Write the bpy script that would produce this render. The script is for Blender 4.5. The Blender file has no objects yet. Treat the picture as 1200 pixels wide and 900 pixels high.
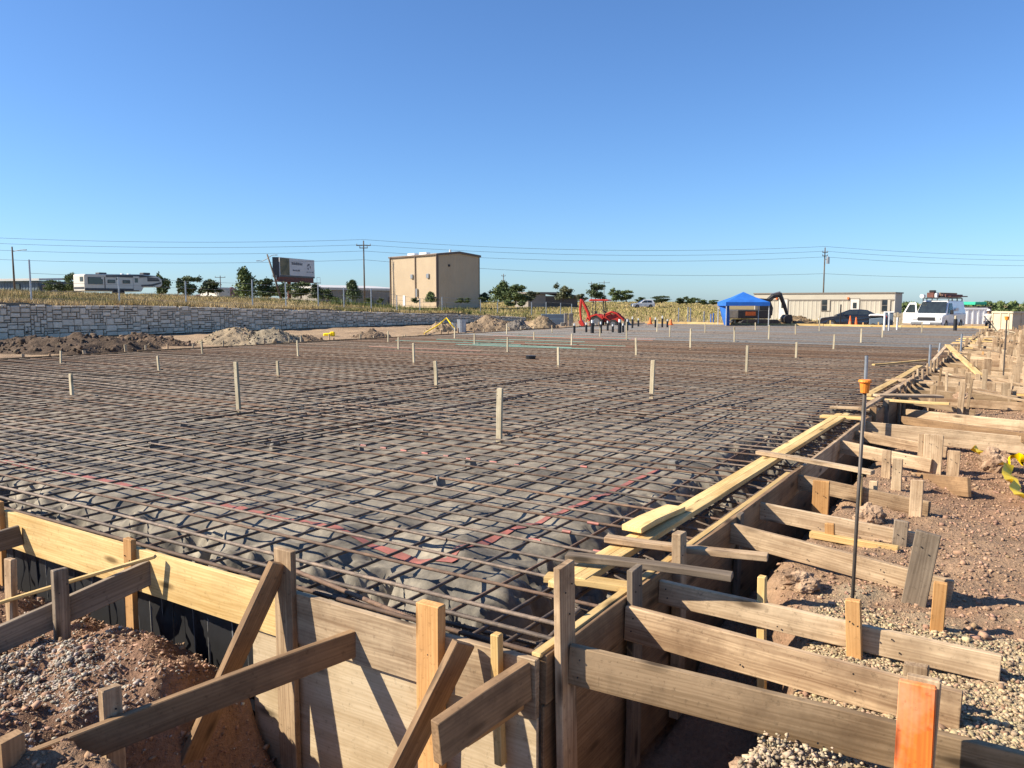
import bpy, math, random
import numpy as np
from mathutils import Vector, Matrix
rnd = random.Random(7)
rng = np.random.default_rng(7)
SC = bpy.context.scene
COL = SC.collection

# ------------------------------------------------------------------ camera, sky, sun
FPX, PITCH, CAMZ = 936.0, math.atan(96 / 936.0), 1.6
cam = bpy.data.cameras.new('camera')
cam.sensor_width = 36.0
cam.lens = FPX / 1200 * 36
cam.clip_start, cam.clip_end = 0.05, 6000
camo = bpy.data.objects.new('camera', cam)
COL.objects.link(camo)
camo.location = (0, 0, CAMZ)
camo.rotation_euler = (math.pi / 2 - PITCH, 0, 0)
SC.camera = camo

SUN_AZ, SUN_EL = math.radians(-96), math.radians(36)
SUNV = Vector((math.sin(SUN_AZ) * math.cos(SUN_EL), math.cos(SUN_AZ) * math.cos(SUN_EL), math.sin(SUN_EL)))
sl = bpy.data.lights.new('sun', 'SUN')
sl.energy = 5.0
sl.angle = math.radians(0.53)
sl.color = (1.0, 0.90, 0.74)
so = bpy.data.objects.new('sun', sl)
COL.objects.link(so)
so.rotation_euler = SUNV.to_track_quat('Z', 'Y').to_euler()
world = bpy.data.worlds.new('World')
SC.world = world
world.use_nodes = True
wn = world.node_tree
bg = wn.nodes['Background']
sky = wn.nodes.new('ShaderNodeTexSky')
sky.sky_type = 'NISHITA'
sky.sun_disc = False
sky.sun_elevation = SUN_EL
sky.sun_rotation = SUN_AZ
sky.altitude = 600
sky.air_density = 1.0
sky.dust_density = 0.7
sky.ozone_density = 6.0
smx = wn.nodes.new('ShaderNodeMix')
smx.data_type = 'RGBA'; smx.blend_type = 'MULTIPLY'
smx.inputs[0].default_value = 1.0
smx.inputs[7].default_value = (0.76, 0.92, 1.08, 1)
wn.links.new(sky.outputs[0], smx.inputs[6])
wn.links.new(smx.outputs[2], bg.inputs[0])
bg.inputs[1].default_value = 0.083
SC.view_settings.view_transform = 'Standard'
SC.view_settings.look = 'None'
SC.view_settings.gamma = 1
SC.view_settings.exposure = 1.0
SC.cycles.use_denoising = True
SC.cycles.max_bounces = 6

# ------------------------------------------------------------------ coordinates
# site frame: origin at the near corner of the formwork (its top edge), u along the right-hand form, v along the front form
TH = math.radians(32.5)
U = Vector((math.sin(TH), math.cos(TH), 0))
V = Vector((-math.cos(TH), math.sin(TH), 0))
Z = Vector((0, 0, 1))
ORI = Vector((0.1243, 3.4913, 0))
CAM = Vector((0, 0, CAMZ))
_f = Vector((0, math.cos(PITCH), -math.sin(PITCH)))
_u = Vector((0, math.sin(PITCH), math.cos(PITCH)))


def S(u, v, z=0.0):
    return ORI + U * u + V * v + Z * z


def ray(px, py):
    return _f + Vector((1, 0, 0)) * ((px - 600) / FPX) - _u * ((py - 450) / FPX)


def pz(px, py, z):
    d = ray(px, py)
    return CAM + d * ((z - CAMZ) / d.z)


def pu(px, py, u):
    d = ray(px, py)
    return CAM + d * ((u + ORI.dot(U)) / d.dot(U))


def pv(px, py, v):
    d = ray(px, py)
    return CAM + d * ((v + ORI.dot(V)) / d.dot(V))


def pd(px, py, D):
    d = ray(px, py)
    return CAM + d * (D / d.y)


def uv_of(p):
    q = p - ORI
    return q.dot(U), q.dot(V)


# ------------------------------------------------------------------ noise
def _hash(ix, iy, seed):
    h = (ix.astype(np.int64) * 374761393 + iy.astype(np.int64) * 668265263 + seed * 974711) & 0xFFFFFFFF
    h = ((h ^ (h >> 13)) * 1274126177) & 0xFFFFFFFF
    return ((h ^ (h >> 16)) & 0xFFFF) / 65535.0


def vnoise(x, y, seed=0):
    x = np.asarray(x, float); y = np.asarray(y, float)
    ix = np.floor(x); iy = np.floor(y)
    fx = x - ix; fy = y - iy
    fx = fx * fx * fx * (fx * (fx * 6 - 15) + 10); fy = fy * fy * fy * (fy * (fy * 6 - 15) + 10)
    a = _hash(ix, iy, seed); b = _hash(ix + 1, iy, seed); c = _hash(ix, iy + 1, seed); d = _hash(ix + 1, iy + 1, seed)
    return (a + (b - a) * fx) * (1 - fy) + (c + (d - c) * fx) * fy


def fbm(x, y, seed=0, octs=4, g=0.5):
    s = 0; a = 1; t = 0
    for o in range(octs):
        s = s + a * (vnoise(x * 2 ** o, y * 2 ** o, seed + o * 17) - 0.5); t += a; a *= g
    return s / t


def sm(x, a, b):
    t = np.clip((np.asarray(x, float) - a) / (b - a), 0, 1)
    return t * t * (3 - 2 * t)


# ------------------------------------------------------------------ materials
def nt(name):
    m = bpy.data.materials.new(name)
    m.use_nodes = True
    t = m.node_tree
    return m, t, t.nodes['Principled BSDF'], t.nodes, t.links


def col4(c):
    return (c[0], c[1], c[2], 1)


def ramp(N, L, fac, stops):
    r = N.new('ShaderNodeValToRGB')
    e = r.color_ramp.elements
    while len(e) < len(stops):
        e.new(0.5)
    for i, (p, c) in enumerate(stops):
        e[i].position = p; e[i].color = col4(c)
    L.new(fac, r.inputs[0])
    return r.outputs[0]


def noise(N, L, co, scale, detail=4, rough=0.55):
    n = N.new('ShaderNodeTexNoise')
    n.inputs['Scale'].default_value = scale; n.inputs['Detail'].default_value = detail; n.inputs['Roughness'].default_value = rough
    L.new(co, n.inputs['Vector'])
    return n.outputs[0]


def mixc(N, L, f, a, b, mode='MIX'):
    m = N.new('ShaderNodeMix'); m.data_type = 'RGBA'; m.blend_type = mode
    for s, v in ((0, f), (6, a), (7, b)):
        if isinstance(v, (int, float)): m.inputs[s].default_value = v
        elif isinstance(v, tuple): m.inputs[s].default_value = col4(v)
        else: L.new(v, m.inputs[s])
    return m.outputs[2]


def math_(N, L, op, a, b=0.0):
    m = N.new('ShaderNodeMath'); m.operation = op
    for i, v in enumerate((a, b)):
        if isinstance(v, (int, float)): m.inputs[i].default_value = v
        else: L.new(v, m.inputs[i])
    return m.outputs[0]


def objcoord(N, L, scale=(1, 1, 1), rand=True):
    tc = N.new('ShaderNodeTexCoord'); oi = N.new('ShaderNodeObjectInfo')
    mp = N.new('ShaderNodeMapping'); mp.inputs['Scale'].default_value = scale
    v = tc.outputs['Object']
    if rand:
        ad = N.new('ShaderNodeVectorMath'); ad.operation = 'ADD'
        mu = N.new('ShaderNodeVectorMath'); mu.operation = 'SCALE'; mu.inputs[0].default_value = (17.3, 9.1, 5.7)
        L.new(oi.outputs['Random'], mu.inputs['Scale']); L.new(v, ad.inputs[0]); L.new(mu.outputs[0], ad.inputs[1]); v = ad.outputs[0]
    L.new(v, mp.inputs['Vector'])
    return mp.outputs[0], oi.outputs['Random']


def bump(N, L, P, h, strength, dist):
    b = N.new('ShaderNodeBump'); b.inputs['Strength'].default_value = strength; b.inputs['Distance'].default_value = dist
    L.new(h, b.inputs['Height']); L.new(b.outputs[0], P.inputs['Normal'])


def wood(name, lo, hi, stain, stain_amt=0.5, rough=0.75, axis=0, grain=34):
    m, t, P, N, L = nt(name)
    sc = [grain, grain, grain]; sc[axis] = 1.3
    g, rv = objcoord(N, L, tuple(sc))
    s2 = [7, 7, 7]; s2[axis] = 0.9
    g2, _ = objcoord(N, L, tuple(s2))
    g3, _ = objcoord(N, L, (1, 1, 1))
    n1 = noise(N, L, g, 1.0, 5, 0.6)
    n2 = noise(N, L, g2, 1.0, 3, 0.6)
    n3 = noise(N, L, g3, 3.2, 5, 0.65)
    sw = [2.2, 2.2, 2.2]; sw[axis] = 0.16
    gw, _ = objcoord(N, L, tuple(sw))
    wv = N.new('ShaderNodeTexWave'); wv.wave_type = 'BANDS'; wv.bands_direction = 'Z'
    wv.inputs['Scale'].default_value = 7; wv.inputs['Distortion'].default_value = 9; wv.inputs['Detail'].default_value = 2; wv.inputs['Detail Scale'].default_value = 1.4
    L.new(gw, wv.inputs['Vector'])
    s = math_(N, L, 'ADD', math_(N, L, 'MULTIPLY', n1, 0.38), math_(N, L, 'MULTIPLY', n2, 0.55))
    s = math_(N, L, 'ADD', s, math_(N, L, 'MULTIPLY', wv.outputs['Fac'], 0.075))
    c = ramp(N, L, s, [(0.36, lo), (0.49, tuple((a + b) / 2 for a, b in zip(lo, hi))), (0.60, hi)])
    f = ramp(N, L, n3, [(0.45, (0, 0, 0)), (0.72, (stain_amt,) * 3)])
    c = mixc(N, L, f, c, stain)
    # knots
    s3 = [9, 9, 9]; s3[axis] = 2.6
    kc, _ = objcoord(N, L, tuple(s3))
    vo = N.new('ShaderNodeTexVoronoi'); vo.inputs['Scale'].default_value = 0.75; L.new(kc, vo.inputs['Vector'])
    k = ramp(N, L, vo.outputs['Distance'], [(0.08, (0.9,) * 3), (0.21, (0, 0, 0))])
    c = mixc(N, L, k, c, tuple(x * 0.3 for x in lo))
    fine, _ = objcoord(N, L, (1, 1, 1)); nf = noise(N, L, fine, 30, 4, 0.75)
    c = mixc(N, L, ramp(N, L, nf, [(0.57, (0, 0, 0)), (0.70, (0.5,) * 3)]), c, tuple(x * 0.4 for x in lo))
    br = math_(N, L, 'ADD', math_(N, L, 'MULTIPLY', rv, 0.42), 0.78)
    hs = N.new('ShaderNodeHueSaturation'); L.new(br, hs.inputs['Value']); L.new(c, hs.inputs['Color'])
    L.new(hs.outputs[0], P.inputs['Base Color'])
    P.inputs['Roughness'].default_value = rough
    P.inputs['Specular IOR Level'].default_value = 0.25
    bump(N, L, P, s, 0.5, 0.004)
    return m


def plain(name, c1, c2=None, rough=0.7, scale=3.0, metal=0.0, bmp=0.0, bscale=30, spec=0.4, rand=0.0, coat=0.0):
    m, t, P, N, L = nt(name)
    c2 = c2 or tuple(x * 0.82 for x in c1)
    co, rv = objcoord(N, L)
    n = noise(N, L, co, scale, 5, 0.6)
    c = ramp(N, L, n, [(0.35, c2), (0.65, c1)])
    if rand:
        hs = N.new('ShaderNodeHueSaturation'); L.new(c, hs.inputs['Color'])
        L.new(math_(N, L, 'ADD', math_(N, L, 'MULTIPLY', rv, 2 * rand), 1 - rand), hs.inputs['Value']); c = hs.outputs[0]
    L.new(c, P.inputs['Base Color'])
    P.inputs['Roughness'].default_value = rough; P.inputs['Metallic'].default_value = metal
    P.inputs['Specular IOR Level'].default_value = spec
    if coat: P.inputs['Coat Weight'].default_value = coat
    if bmp: bump(N, L, P, noise(N, L, co, bscale, 5, 0.65), bmp, 0.02)
    return m


def attr_mat(name, rough=0.9, nscale=(5, 60), amt=0.35, bmp=0.5, bdist=0.02, spec=0.2, translucent=False):
    m, t, P, N, L = nt(name)
    a = N.new('ShaderNodeAttribute'); a.attribute_name = 'tint'
    tc = N.new('ShaderNodeTexCoord')
    n1 = noise(N, L, tc.outputs['Object'], nscale[0], 6, 0.7); n2 = noise(N, L, tc.outputs['Object'], nscale[1], 4, 0.7)
    s = math_(N, L, 'ADD', math_(N, L, 'MULTIPLY', n1, 0.5), math_(N, L, 'MULTIPLY', n2, 0.5))
    v = math_(N, L, 'ADD', math_(N, L, 'MULTIPLY', math_(N, L, 'SUBTRACT', s, 0.5), amt * 6), 1.0)
    hs = N.new('ShaderNodeHueSaturation'); L.new(a.outputs['Color'], hs.inputs['Color']); L.new(v, hs.inputs['Value'])
    L.new(hs.outputs[0], P.inputs['Base Color'])
    P.inputs['Roughness'].default_value = rough; P.inputs['Specular IOR Level'].default_value = spec
    if bmp: bump(N, L, P, s, bmp, bdist)
    return m


M = {}
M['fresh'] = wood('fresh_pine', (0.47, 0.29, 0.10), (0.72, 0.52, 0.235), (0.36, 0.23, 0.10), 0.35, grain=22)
M['grey'] = wood('weathered_lumber', (0.21, 0.128, 0.07), (0.51, 0.365, 0.222), (0.125, 0.074, 0.04), 0.75)
M['pale'] = wood('pale_weathered_lumber', (0.31, 0.205, 0.118), (0.62, 0.465, 0.295), (0.18, 0.115, 0.065), 0.65)
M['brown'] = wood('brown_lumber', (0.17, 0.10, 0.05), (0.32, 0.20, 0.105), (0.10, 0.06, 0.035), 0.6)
M['dark'] = wood('dark_grey_lumber', (0.13, 0.095, 0.065), (0.29, 0.225, 0.16), (0.08, 0.058, 0.04), 0.5)
M['tan'] = wood('tan_brown_lumber', (0.19, 0.12, 0.06), (0.40, 0.28, 0.165), (0.12, 0.075, 0.04), 0.75)
M['orange'] = wood('new_cedar_lumber', (0.38, 0.19, 0.065), (0.56, 0.32, 0.13), (0.30, 0.15, 0.06), 0.4)
M['ply'] = wood('plywood', (0.46, 0.34, 0.20), (0.64, 0.51, 0.335), (0.36, 0.26, 0.145), 0.5, grain=14)
M['stake'] = wood('grade_stake_pine', (0.34, 0.28, 0.18), (0.54, 0.47, 0.335), (0.24, 0.185, 0.12), 0.6)
M['paint_orange'] = wood('orange_painted_wood', (0.62, 0.10, 0.018), (0.88, 0.19, 0.03), (0.52, 0.34, 0.20), 1.0)


def rebar_mat(name, c1, c2, c3, rough, metal):
    m, t, P, N, L = nt(name)
    co, rv = objcoord(N, L, (0.35, 5, 5))
    n = noise(N, L, co, 6, 6, 0.7)
    c = ramp(N, L, n, [(0.34, c1), (0.52, c2), (0.68, c3)])
    hs = N.new('ShaderNodeHueSaturation'); L.new(c, hs.inputs['Color'])
    L.new(math_(N, L, 'ADD', math_(N, L, 'MULTIPLY', rv, 0.7), 0.65), hs.inputs['Value'])
    L.new(hs.outputs[0], P.inputs['Base Color'])
    P.inputs['Roughness'].default_value = rough; P.inputs['Metallic'].default_value = metal
    return m


M['rebar'] = rebar_mat('rebar_steel', (0.05, 0.04, 0.034), (0.105, 0.077, 0.058), (0.17, 0.115, 0.075), 0.6, 0.3)
M['rebar_top'] = rebar_mat('rebar_sunlit_brown', (0.07, 0.051, 0.039), (0.14, 0.102, 0.076), (0.23, 0.162, 0.11), 0.7, 0.1)  # lighter copy of the bar steel: sunlit tops of upper bars put into colour
M['rebar_rust'] = rebar_mat('rebar_rusty', (0.075, 0.043, 0.027), (0.13, 0.078, 0.05), (0.20, 0.115, 0.065), 0.8, 0.0)
M['rebar_blue'] = rebar_mat('rebar_mill_grey', (0.095, 0.095, 0.098), (0.15, 0.15, 0.152), (0.20, 0.185, 0.165), 0.5, 0.2)
M['rebar_teal'] = rebar_mat('rebar_teal_coated', (0.06, 0.22, 0.19), (0.10, 0.30, 0.26), (0.16, 0.26, 0.22), 0.5, 0.0)
M['rebar_red'] = rebar_mat('rebar_red_coated', (0.26, 0.11, 0.08), (0.32, 0.15, 0.11), (0.28, 0.16, 0.12), 0.6, 0.0)
M['steel'] = plain('galvanised_steel', (0.42, 0.44, 0.46), (0.3, 0.32, 0.34), 0.4, 6, 0.7)
M['rod'] = plain('dark_steel_rod', (0.12, 0.10, 0.085), (0.07, 0.06, 0.05), 0.55, 12, 0.4)
M['cap'] = plain('orange_plastic', (0.86, 0.27, 0.015), (0.66, 0.19, 0.03), 0.55, 40)
M['tape_red'] = plain('red_tape', (0.44, 0.145, 0.11), (0.22, 0.10, 0.08), 0.55, 9)
M['tape_yellow'] = plain('yellow_tape', (0.95, 0.66, 0.0), (0.92, 0.60, 0.0), 0.5, 4)
M['wire'] = plain('black_wire', (0.05, 0.05, 0.055), None, 0.6)
M['concrete'] = plain('grey_concrete', (0.22, 0.205, 0.18), (0.13, 0.12, 0.105), 0.85, 12, bmp=0.5)
M['rock'] = plain('brown_caliche_rock', (0.42, 0.29, 0.19), (0.20, 0.12, 0.075), 0.95, 8, bmp=1.0, bscale=25, spec=0.1)
M['black'] = plain('black_plastic', (0.02, 0.02, 0.022), (0.012, 0.012, 0.013), 0.5)
M['white'] = plain('white_paint', (0.80, 0.80, 0.79), (0.68, 0.68, 0.67), 0.35, 1.2, coat=0.3)
M['pvc'] = plain('white_pipe', (0.74, 0.74, 0.72), (0.6, 0.6, 0.58), 0.4)
M['tyre'] = plain('tyre_rubber', (0.025, 0.024, 0.023), (0.04, 0.036, 0.032), 0.9)
M['rim'] = plain('grey_wheel_rim', (0.22, 0.22, 0.22), (0.15, 0.15, 0.15), 0.45, 4, 0.5)
M['glass'] = plain('dark_vehicle_glass', (0.03, 0.04, 0.045), (0.02, 0.025, 0.03), 0.08, spec=0.6)
M['red'] = plain('red_machine_paint', (0.52, 0.035, 0.02), (0.38, 0.03, 0.02), 0.45, 3)
M['yellowm'] = plain('yellow_machine_paint', (0.55, 0.33, 0.03), (0.38, 0.22, 0.03), 0.5, 3)
M['blackm'] = plain('black_machine_paint', (0.035, 0.033, 0.03), (0.06, 0.05, 0.04), 0.55, 3)
M['navy'] = plain('dark_blue_car_paint', (0.015, 0.022, 0.035), (0.012, 0.017, 0.028), 0.2, coat=0.6)
M['canopy'] = plain('blue_canopy_fabric', (0.02, 0.14, 0.50), (0.015, 0.11, 0.42), 0.7, 2)
M['orange_v'] = plain('orange_fabric', (0.75, 0.16, 0.03), None, 0.6)
M['tail'] = plain('red_lamp_lens', (0.45, 0.02, 0.02), None, 0.2)
M['lamp'] = plain('clear_lamp_lens', (0.6, 0.6, 0.58), None, 0.15)
M['tan_metal'] = plain('tan_metal_siding', (0.49, 0.385, 0.26), (0.45, 0.352, 0.237), 0.6, 0.4)
M['tan_dark'] = plain('brown_metal_trim', (0.14, 0.10, 0.075), None, 0.5)
M['roofmetal'] = plain('pale_metal_roof', (0.58, 0.56, 0.52), (0.50, 0.48, 0.45), 0.45, 0.5)
M['office'] = plain('beige_trailer_siding', (0.44, 0.40, 0.32), (0.39, 0.35, 0.28), 0.7, 0.5)
M['office_trim'] = plain('dark_beige_trim', (0.20, 0.17, 0.14), None, 0.7)
M['greyb'] = plain('grey_block_wall', (0.30, 0.27, 0.23), (0.24, 0.21, 0.18), 0.8, 0.4)
M['blueb'] = plain('blue_grey_siding', (0.12, 0.165, 0.21), (0.09, 0.125, 0.16), 0.6, 0.4)
M['rv'] = plain('cream_fibreglass', (0.64, 0.60, 0.53), (0.58, 0.54, 0.47), 0.4, 0.6)
M['rvdark'] = plain('charcoal_stripe', (0.06, 0.06, 0.065), None, 0.45)
M['pole'] = plain('weathered_pole_wood', (0.16, 0.12, 0.09), (0.10, 0.075, 0.055), 0.9, 5)
M['green'] = plain('green_paint', (0.03, 0.42, 0.24), None, 0.5)
M['dumpster'] = plain('beige_painted_steel', (0.55, 0.48, 0.35), (0.46, 0.40, 0.28), 0.6, 1.5)
M['bark'] = plain('tree_bark', (0.12, 0.085, 0.06), (0.07, 0.05, 0.035), 0.95, 8)
M['leaf_dark'] = plain('dark_foliage', (0.085, 0.115, 0.045), (0.045, 0.068, 0.026), 0.75, 1.3, rand=0.15)
M['leaf_mid'] = plain('mid_green_foliage', (0.12, 0.155, 0.05), (0.06, 0.088, 0.028), 0.75, 1.3, rand=0.15)
M['leaf_pale'] = plain('grey_green_foliage', (0.16, 0.17, 0.09), (0.08, 0.095, 0.05), 0.75, 1.3, rand=0.15)
M['mortar'] = plain('dark_mortar', (0.10, 0.09, 0.078), (0.06, 0.054, 0.047), 0.95, 4)  # dark joint colour behind the stones
M['stone1'] = plain('grey_limestone', (0.76, 0.66, 0.51), (0.58, 0.495, 0.38), 0.9, 4, bmp=0.8, bscale=8, rand=0.16, spec=0.15)
M['skin'] = plain('skin', (0.42, 0.26, 0.18), None, 0.6)
M['jeans'] = plain('dark_work_clothes', (0.035, 0.038, 0.05), None, 0.85)
M['shirt'] = plain('pale_shirt', (0.62, 0.58, 0.50), None, 0.85)
M['billgrey'] = plain('billboard_vinyl', (0.55, 0.56, 0.58), (0.48, 0.49, 0.51), 0.5, 0.7)
M['billrust'] = plain('rust_brown_steel', (0.17, 0.065, 0.045), (0.11, 0.045, 0.035), 0.7, 2)
M['ground'] = attr_mat('ground_soil', 0.95, (3.0, 38), 0.40, 1.0, 0.05, 0.1)
M['heap'] = attr_mat('heap_soil', 0.95, (2.0, 14), 0.36, 0.9, 0.08, 0.1)
M['stones'] = attr_mat('gravel_stones', 0.9, (20, 90), 0.12, 0.4, 0.004, 0.15)
M['grass'] = attr_mat('dry_grass_blades', 0.9, (0.6, 6), 0.12, 0, 0, 0.1)


def plastic_mat():
    m, t, P, N, L = nt('dusty_vapour_barrier')
    tc = N.new('ShaderNodeTexCoord')
    n = noise(N, L, tc.outputs['Object'], 2.2, 7, 0.7)
    n2 = noise(N, L, tc.outputs['Object'], 22, 4, 0.6)
    c = ramp(N, L, n, [(0.35, (0.085, 0.076, 0.063)), (0.50, (0.20, 0.176, 0.138)), (0.66, (0.34, 0.295, 0.225))])
    c = mixc(N, L, ramp(N, L, n2, [(0.45, (0, 0, 0)), (0.7, (0.4,) * 3)]), c, (0.12, 0.11, 0.10))
    L.new(c, P.inputs['Base Color'])
    P.inputs['Roughness'].default_value = 0.7; P.inputs['Specular IOR Level'].default_value = 0.2
    co = N.new('ShaderNodeMapping'); co.inputs['Scale'].default_value = (1, 1, 1); L.new(tc.outputs['Object'], co.inputs['Vector'])
    bump(N, L, P, noise(N, L, co.outputs[0], 9, 5, 0.55), 0.45, 0.015)
    return m


M['plastic'] = plastic_mat()


# ------------------------------------------------------------------ object helpers
def link(name, me, m=None, parent=None, mats=None):
    o = bpy.data.objects.new(name, me)
    COL.objects.link(o)
    if me is not None and hasattr(me, 'materials') and len(me.materials) == 0:
        for x in (mats or ([m] if m else [])):
            me.materials.append(x)
    if parent: o.parent = parent
    return o


def tag(o, label=None, cat=None, group=None, kind=None):
    if label: o['label'] = label
    if cat: o['category'] = cat
    if group: o['group'] = group
    if kind: o['kind'] = kind
    return o


def thing(name, loc, rz=0.0, label=None, cat=None, group=None):
    o = bpy.data.objects.new(name, None)
    o.empty_display_size = 0.2
    COL.objects.link(o)
    o.location = loc; o.rotation_euler = (0, 0, rz)
    return tag(o, label, cat, group)


def np_mesh(name, verts, faces, smooth=False, tint=None):
    """faces: (n,k) array of equal-size polygons"""
    verts = np.asarray(verts, np.float32); faces = np.asarray(faces, np.int32)
    me = bpy.data.meshes.new(name)
    n, k = faces.shape
    me.vertices.add(len(verts)); me.vertices.foreach_set('co', verts.ravel())
    me.loops.add(n * k); me.loops.foreach_set('vertex_index', faces.ravel())
    me.polygons.add(n)
    me.polygons.foreach_set('loop_start', np.arange(0, n * k, k, dtype=np.int32))
    me.polygons.foreach_set('loop_total', np.full(n, k, np.int32))
    if smooth: me.polygons.foreach_set('use_smooth', np.ones(n, bool))
    me.update(calc_edges=True)
    if tint is not None:
        a = me.color_attributes.new('tint', 'FLOAT_COLOR', 'POINT')
        c = np.ones((len(verts), 4), np.float32); c[:, :3] = tint
        a.data.foreach_set('color', c.ravel())
    return me


class MB:
    def __init__(s): s.v = []; s.f = []

    def add(s, vs, fs, X=None):
        b = len(s.v)
        s.v += [tuple(X @ Vector(p)) if X else tuple(p) for p in vs]
        s.f += [tuple(i + b for i in f) for f in fs]
        return s

    def box(s, x0, y0, z0, x1, y1, z1, X=None):
        vs = [(x, y, z) for z in (z0, z1) for y in (y0, y1) for x in (x0, x1)]
        return s.add(vs, [(0, 2, 3, 1), (4, 5, 7, 6), (0, 1, 5, 4), (2, 6, 7, 3), (0, 4, 6, 2), (1, 3, 7, 5)], X)

    def cyl(s, p0, p1, r0, r1=None, n=10, cap=True):
        p0 = Vector(p0); p1 = Vector(p1); r1 = r0 if r1 is None else r1
        a = (p1 - p0).normalized(); q = a.orthogonal().normalized(); w = a.cross(q)
        vs = []
        for p, r in ((p0, r0), (p1, r1)):
            for i in range(n):
                t = 2 * math.pi * i / n; vs.append(p + (q * math.cos(t) + w * math.sin(t)) * r)
        fs = [(i, (i + 1) % n, n + (i + 1) % n, n + i) for i in range(n)]
        if cap: fs += [tuple(reversed(range(n))), tuple(range(n, 2 * n))]
        return s.add(vs, fs)

    def prism(s, prof, y0, y1, X=None, ins=None):
        """prof: polygon in x,z ; extruded along y. ins: (x,z)->y inset at top"""
        n = len(prof); vs = []
        for y, sg in ((y0, 1), (y1, -1)):
            for (x, z) in prof:
                vs.append((x, y + sg * (ins(x, z) if ins else 0), z))
        fs = [tuple(range(n)), tuple(reversed(range(n, 2 * n)))] + [(i, n + i, n + (i + 1) % n, (i + 1) % n) for i in range(n)]
        return s.add(vs, fs, X)

    def tube(s, pts, r, n=6):
        pts = [Vector(p) for p in pts]; vs = []; fs = []
        for i, p in enumerate(pts):
            a = (pts[min(i + 1, len(pts) - 1)] - pts[max(i - 1, 0)]).normalized()
            q = a.cross(Vector((0.13, 0.31, 0.94))).normalized(); w = a.cross(q)
            rr = r[i] if isinstance(r, (list, tuple)) else r
            for k in range(n):
                t = 2 * math.pi * k / n; vs.append(p + (q * math.cos(t) + w * math.sin(t)) * rr)
        for i in range(len(pts) - 1):
            for k in range(n):
                fs.append((i * n + k, i * n + (k + 1) % n, (i + 1) * n + (k + 1) % n, (i + 1) * n + k))
        fs += [tuple(reversed(range(n))), tuple(range((len(pts) - 1) * n, len(pts) * n))]
        return s.add(vs, fs)

    def build(s, name, m, parent=None, bevel=0.0, smooth=False, loc=None):
        me = bpy.data.meshes.new(name)
        me.from_pydata([tuple(p) for p in s.v], [], s.f)
        import bmesh
        bm = bmesh.new(); bm.from_mesh(me)
        bmesh.ops.recalc_face_normals(bm, faces=bm.faces)
        if bevel:
            es = [e for e in bm.edges if len(e.link_faces) == 2 and e.calc_face_angle(0) > 0.5]
            bmesh.ops.bevel(bm, geom=es, offset=bevel, segments=1, affect='EDGES', clamp_overlap=True)
        bm.to_mesh(me); bm.free()
        if smooth:
            me.polygons.foreach_set('use_smooth', np.ones(len(me.polygons), bool))
        me.update()
        o = link(name, me, M[m] if isinstance(m, str) else m, parent)
        if loc is not None: o.location = loc
        return o


def copy_thing(o, name=None):
    c = o.copy(); COL.objects.link(c)
    for ch in o.children:
        d = ch.copy(); COL.objects.link(d); d.parent = c
        for g in ch.children:
            e = g.copy(); COL.objects.link(e); e.parent = d
    return c


ORD = 'first second third fourth fifth sixth seventh eighth ninth tenth eleventh twelfth thirteenth fourteenth fifteenth sixteenth seventeenth eighteenth nineteenth'.split()
TENS = {2: 'twent', 3: 'thirt', 4: 'fort', 5: 'fift', 6: 'sixt', 7: 'sevent'}


def ordn(n):
    if n < 20: return ORD[n - 1]
    t, r = divmod(n, 10)
    return TENS[t] + ('ieth' if r == 0 else 'y-' + ORD[r - 1])


# ------------------------------------------------------------------ lumber
def board_mesh(L, w, t, top=True, cham=0.004, wob=0.0025, seg=None):
    seg = seg or max(2, min(14, int(L / 0.22)))
    z0, z1 = (-w, 0) if top else (-w / 2, w / 2)
    y0, y1 = -t / 2, t / 2
    c = cham
    ring = [(y0 + c, z0), (y1 - c, z0), (y1, z0 + c), (y1, z1 - c), (y1 - c, z1), (y0 + c, z1), (y0, z1 - c), (y0, z0 + c)]
    vs = []; ph = rnd.random() * 6; am = wob * 1.6
    xs = [0, c] + [L * i / seg for i in range(1, seg)] + [L - c, L]
    for i, x in enumerate(xs):
        e = (i in (0, len(xs) - 1))
        bow = am * math.sin(ph + 3.0 * x / max(L, .3)) * 2; bz = am * math.cos(ph * 1.7 + 2.3 * x / max(L, .3))
        skew = rnd.uniform(-1, 1) * 0.006 if e else 0
        for (y, z) in ring:
            k = 1 - (2 * c / t if e else 0); kz = 1 - (2 * c / w if e else 0); zm = (z0 + z1) / 2
            vs.append((x + skew * (z - zm) / w + rnd.uniform(-.001, .001), y * k + bow + rnd.uniform(-1, 1) * wob * .35, zm + (z - zm) * kz + bz + rnd.uniform(-1, 1) * wob * .4))
    fs = []
    for i in range(len(xs) - 1):
        for k in range(8):
            fs.append((i * 8 + k, (i + 1) * 8 + k, (i + 1) * 8 + (k + 1) % 8, i * 8 + (k + 1) % 8))
    fs += [tuple(range(8)), tuple(reversed(range((len(xs) - 1) * 8, len(xs) * 8)))]
    me = bpy.data.meshes.new('lumber'); me.from_pydata(vs, [], fs); me.update()
    return me


def board(name, A, B, w, t, m, wdir=None, top=True, parent=None, wob=0.0025, shift=0.0, seg=None):
    """plank from A to B; wdir points down across its width; shift moves it along its thickness"""
    A = Vector(A); B = Vector(B); L = (B - A).length
    X = (B - A) / L
    wd = Vector(wdir) if wdir is not None else Vector((0, 0, -1))
    wd = (wd - X * wd.dot(X)).normalized()
    zz = -wd; yy = zz.cross(X)
    o = link(name, board_mesh(L, w, t, top, wob=wob, seg=seg), M[m], parent)
    Mx = Matrix((X, yy, zz)).transposed().to_4x4()
    Mx.translation = A + yy * shift
    o.matrix_world = Mx
    return o


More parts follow.
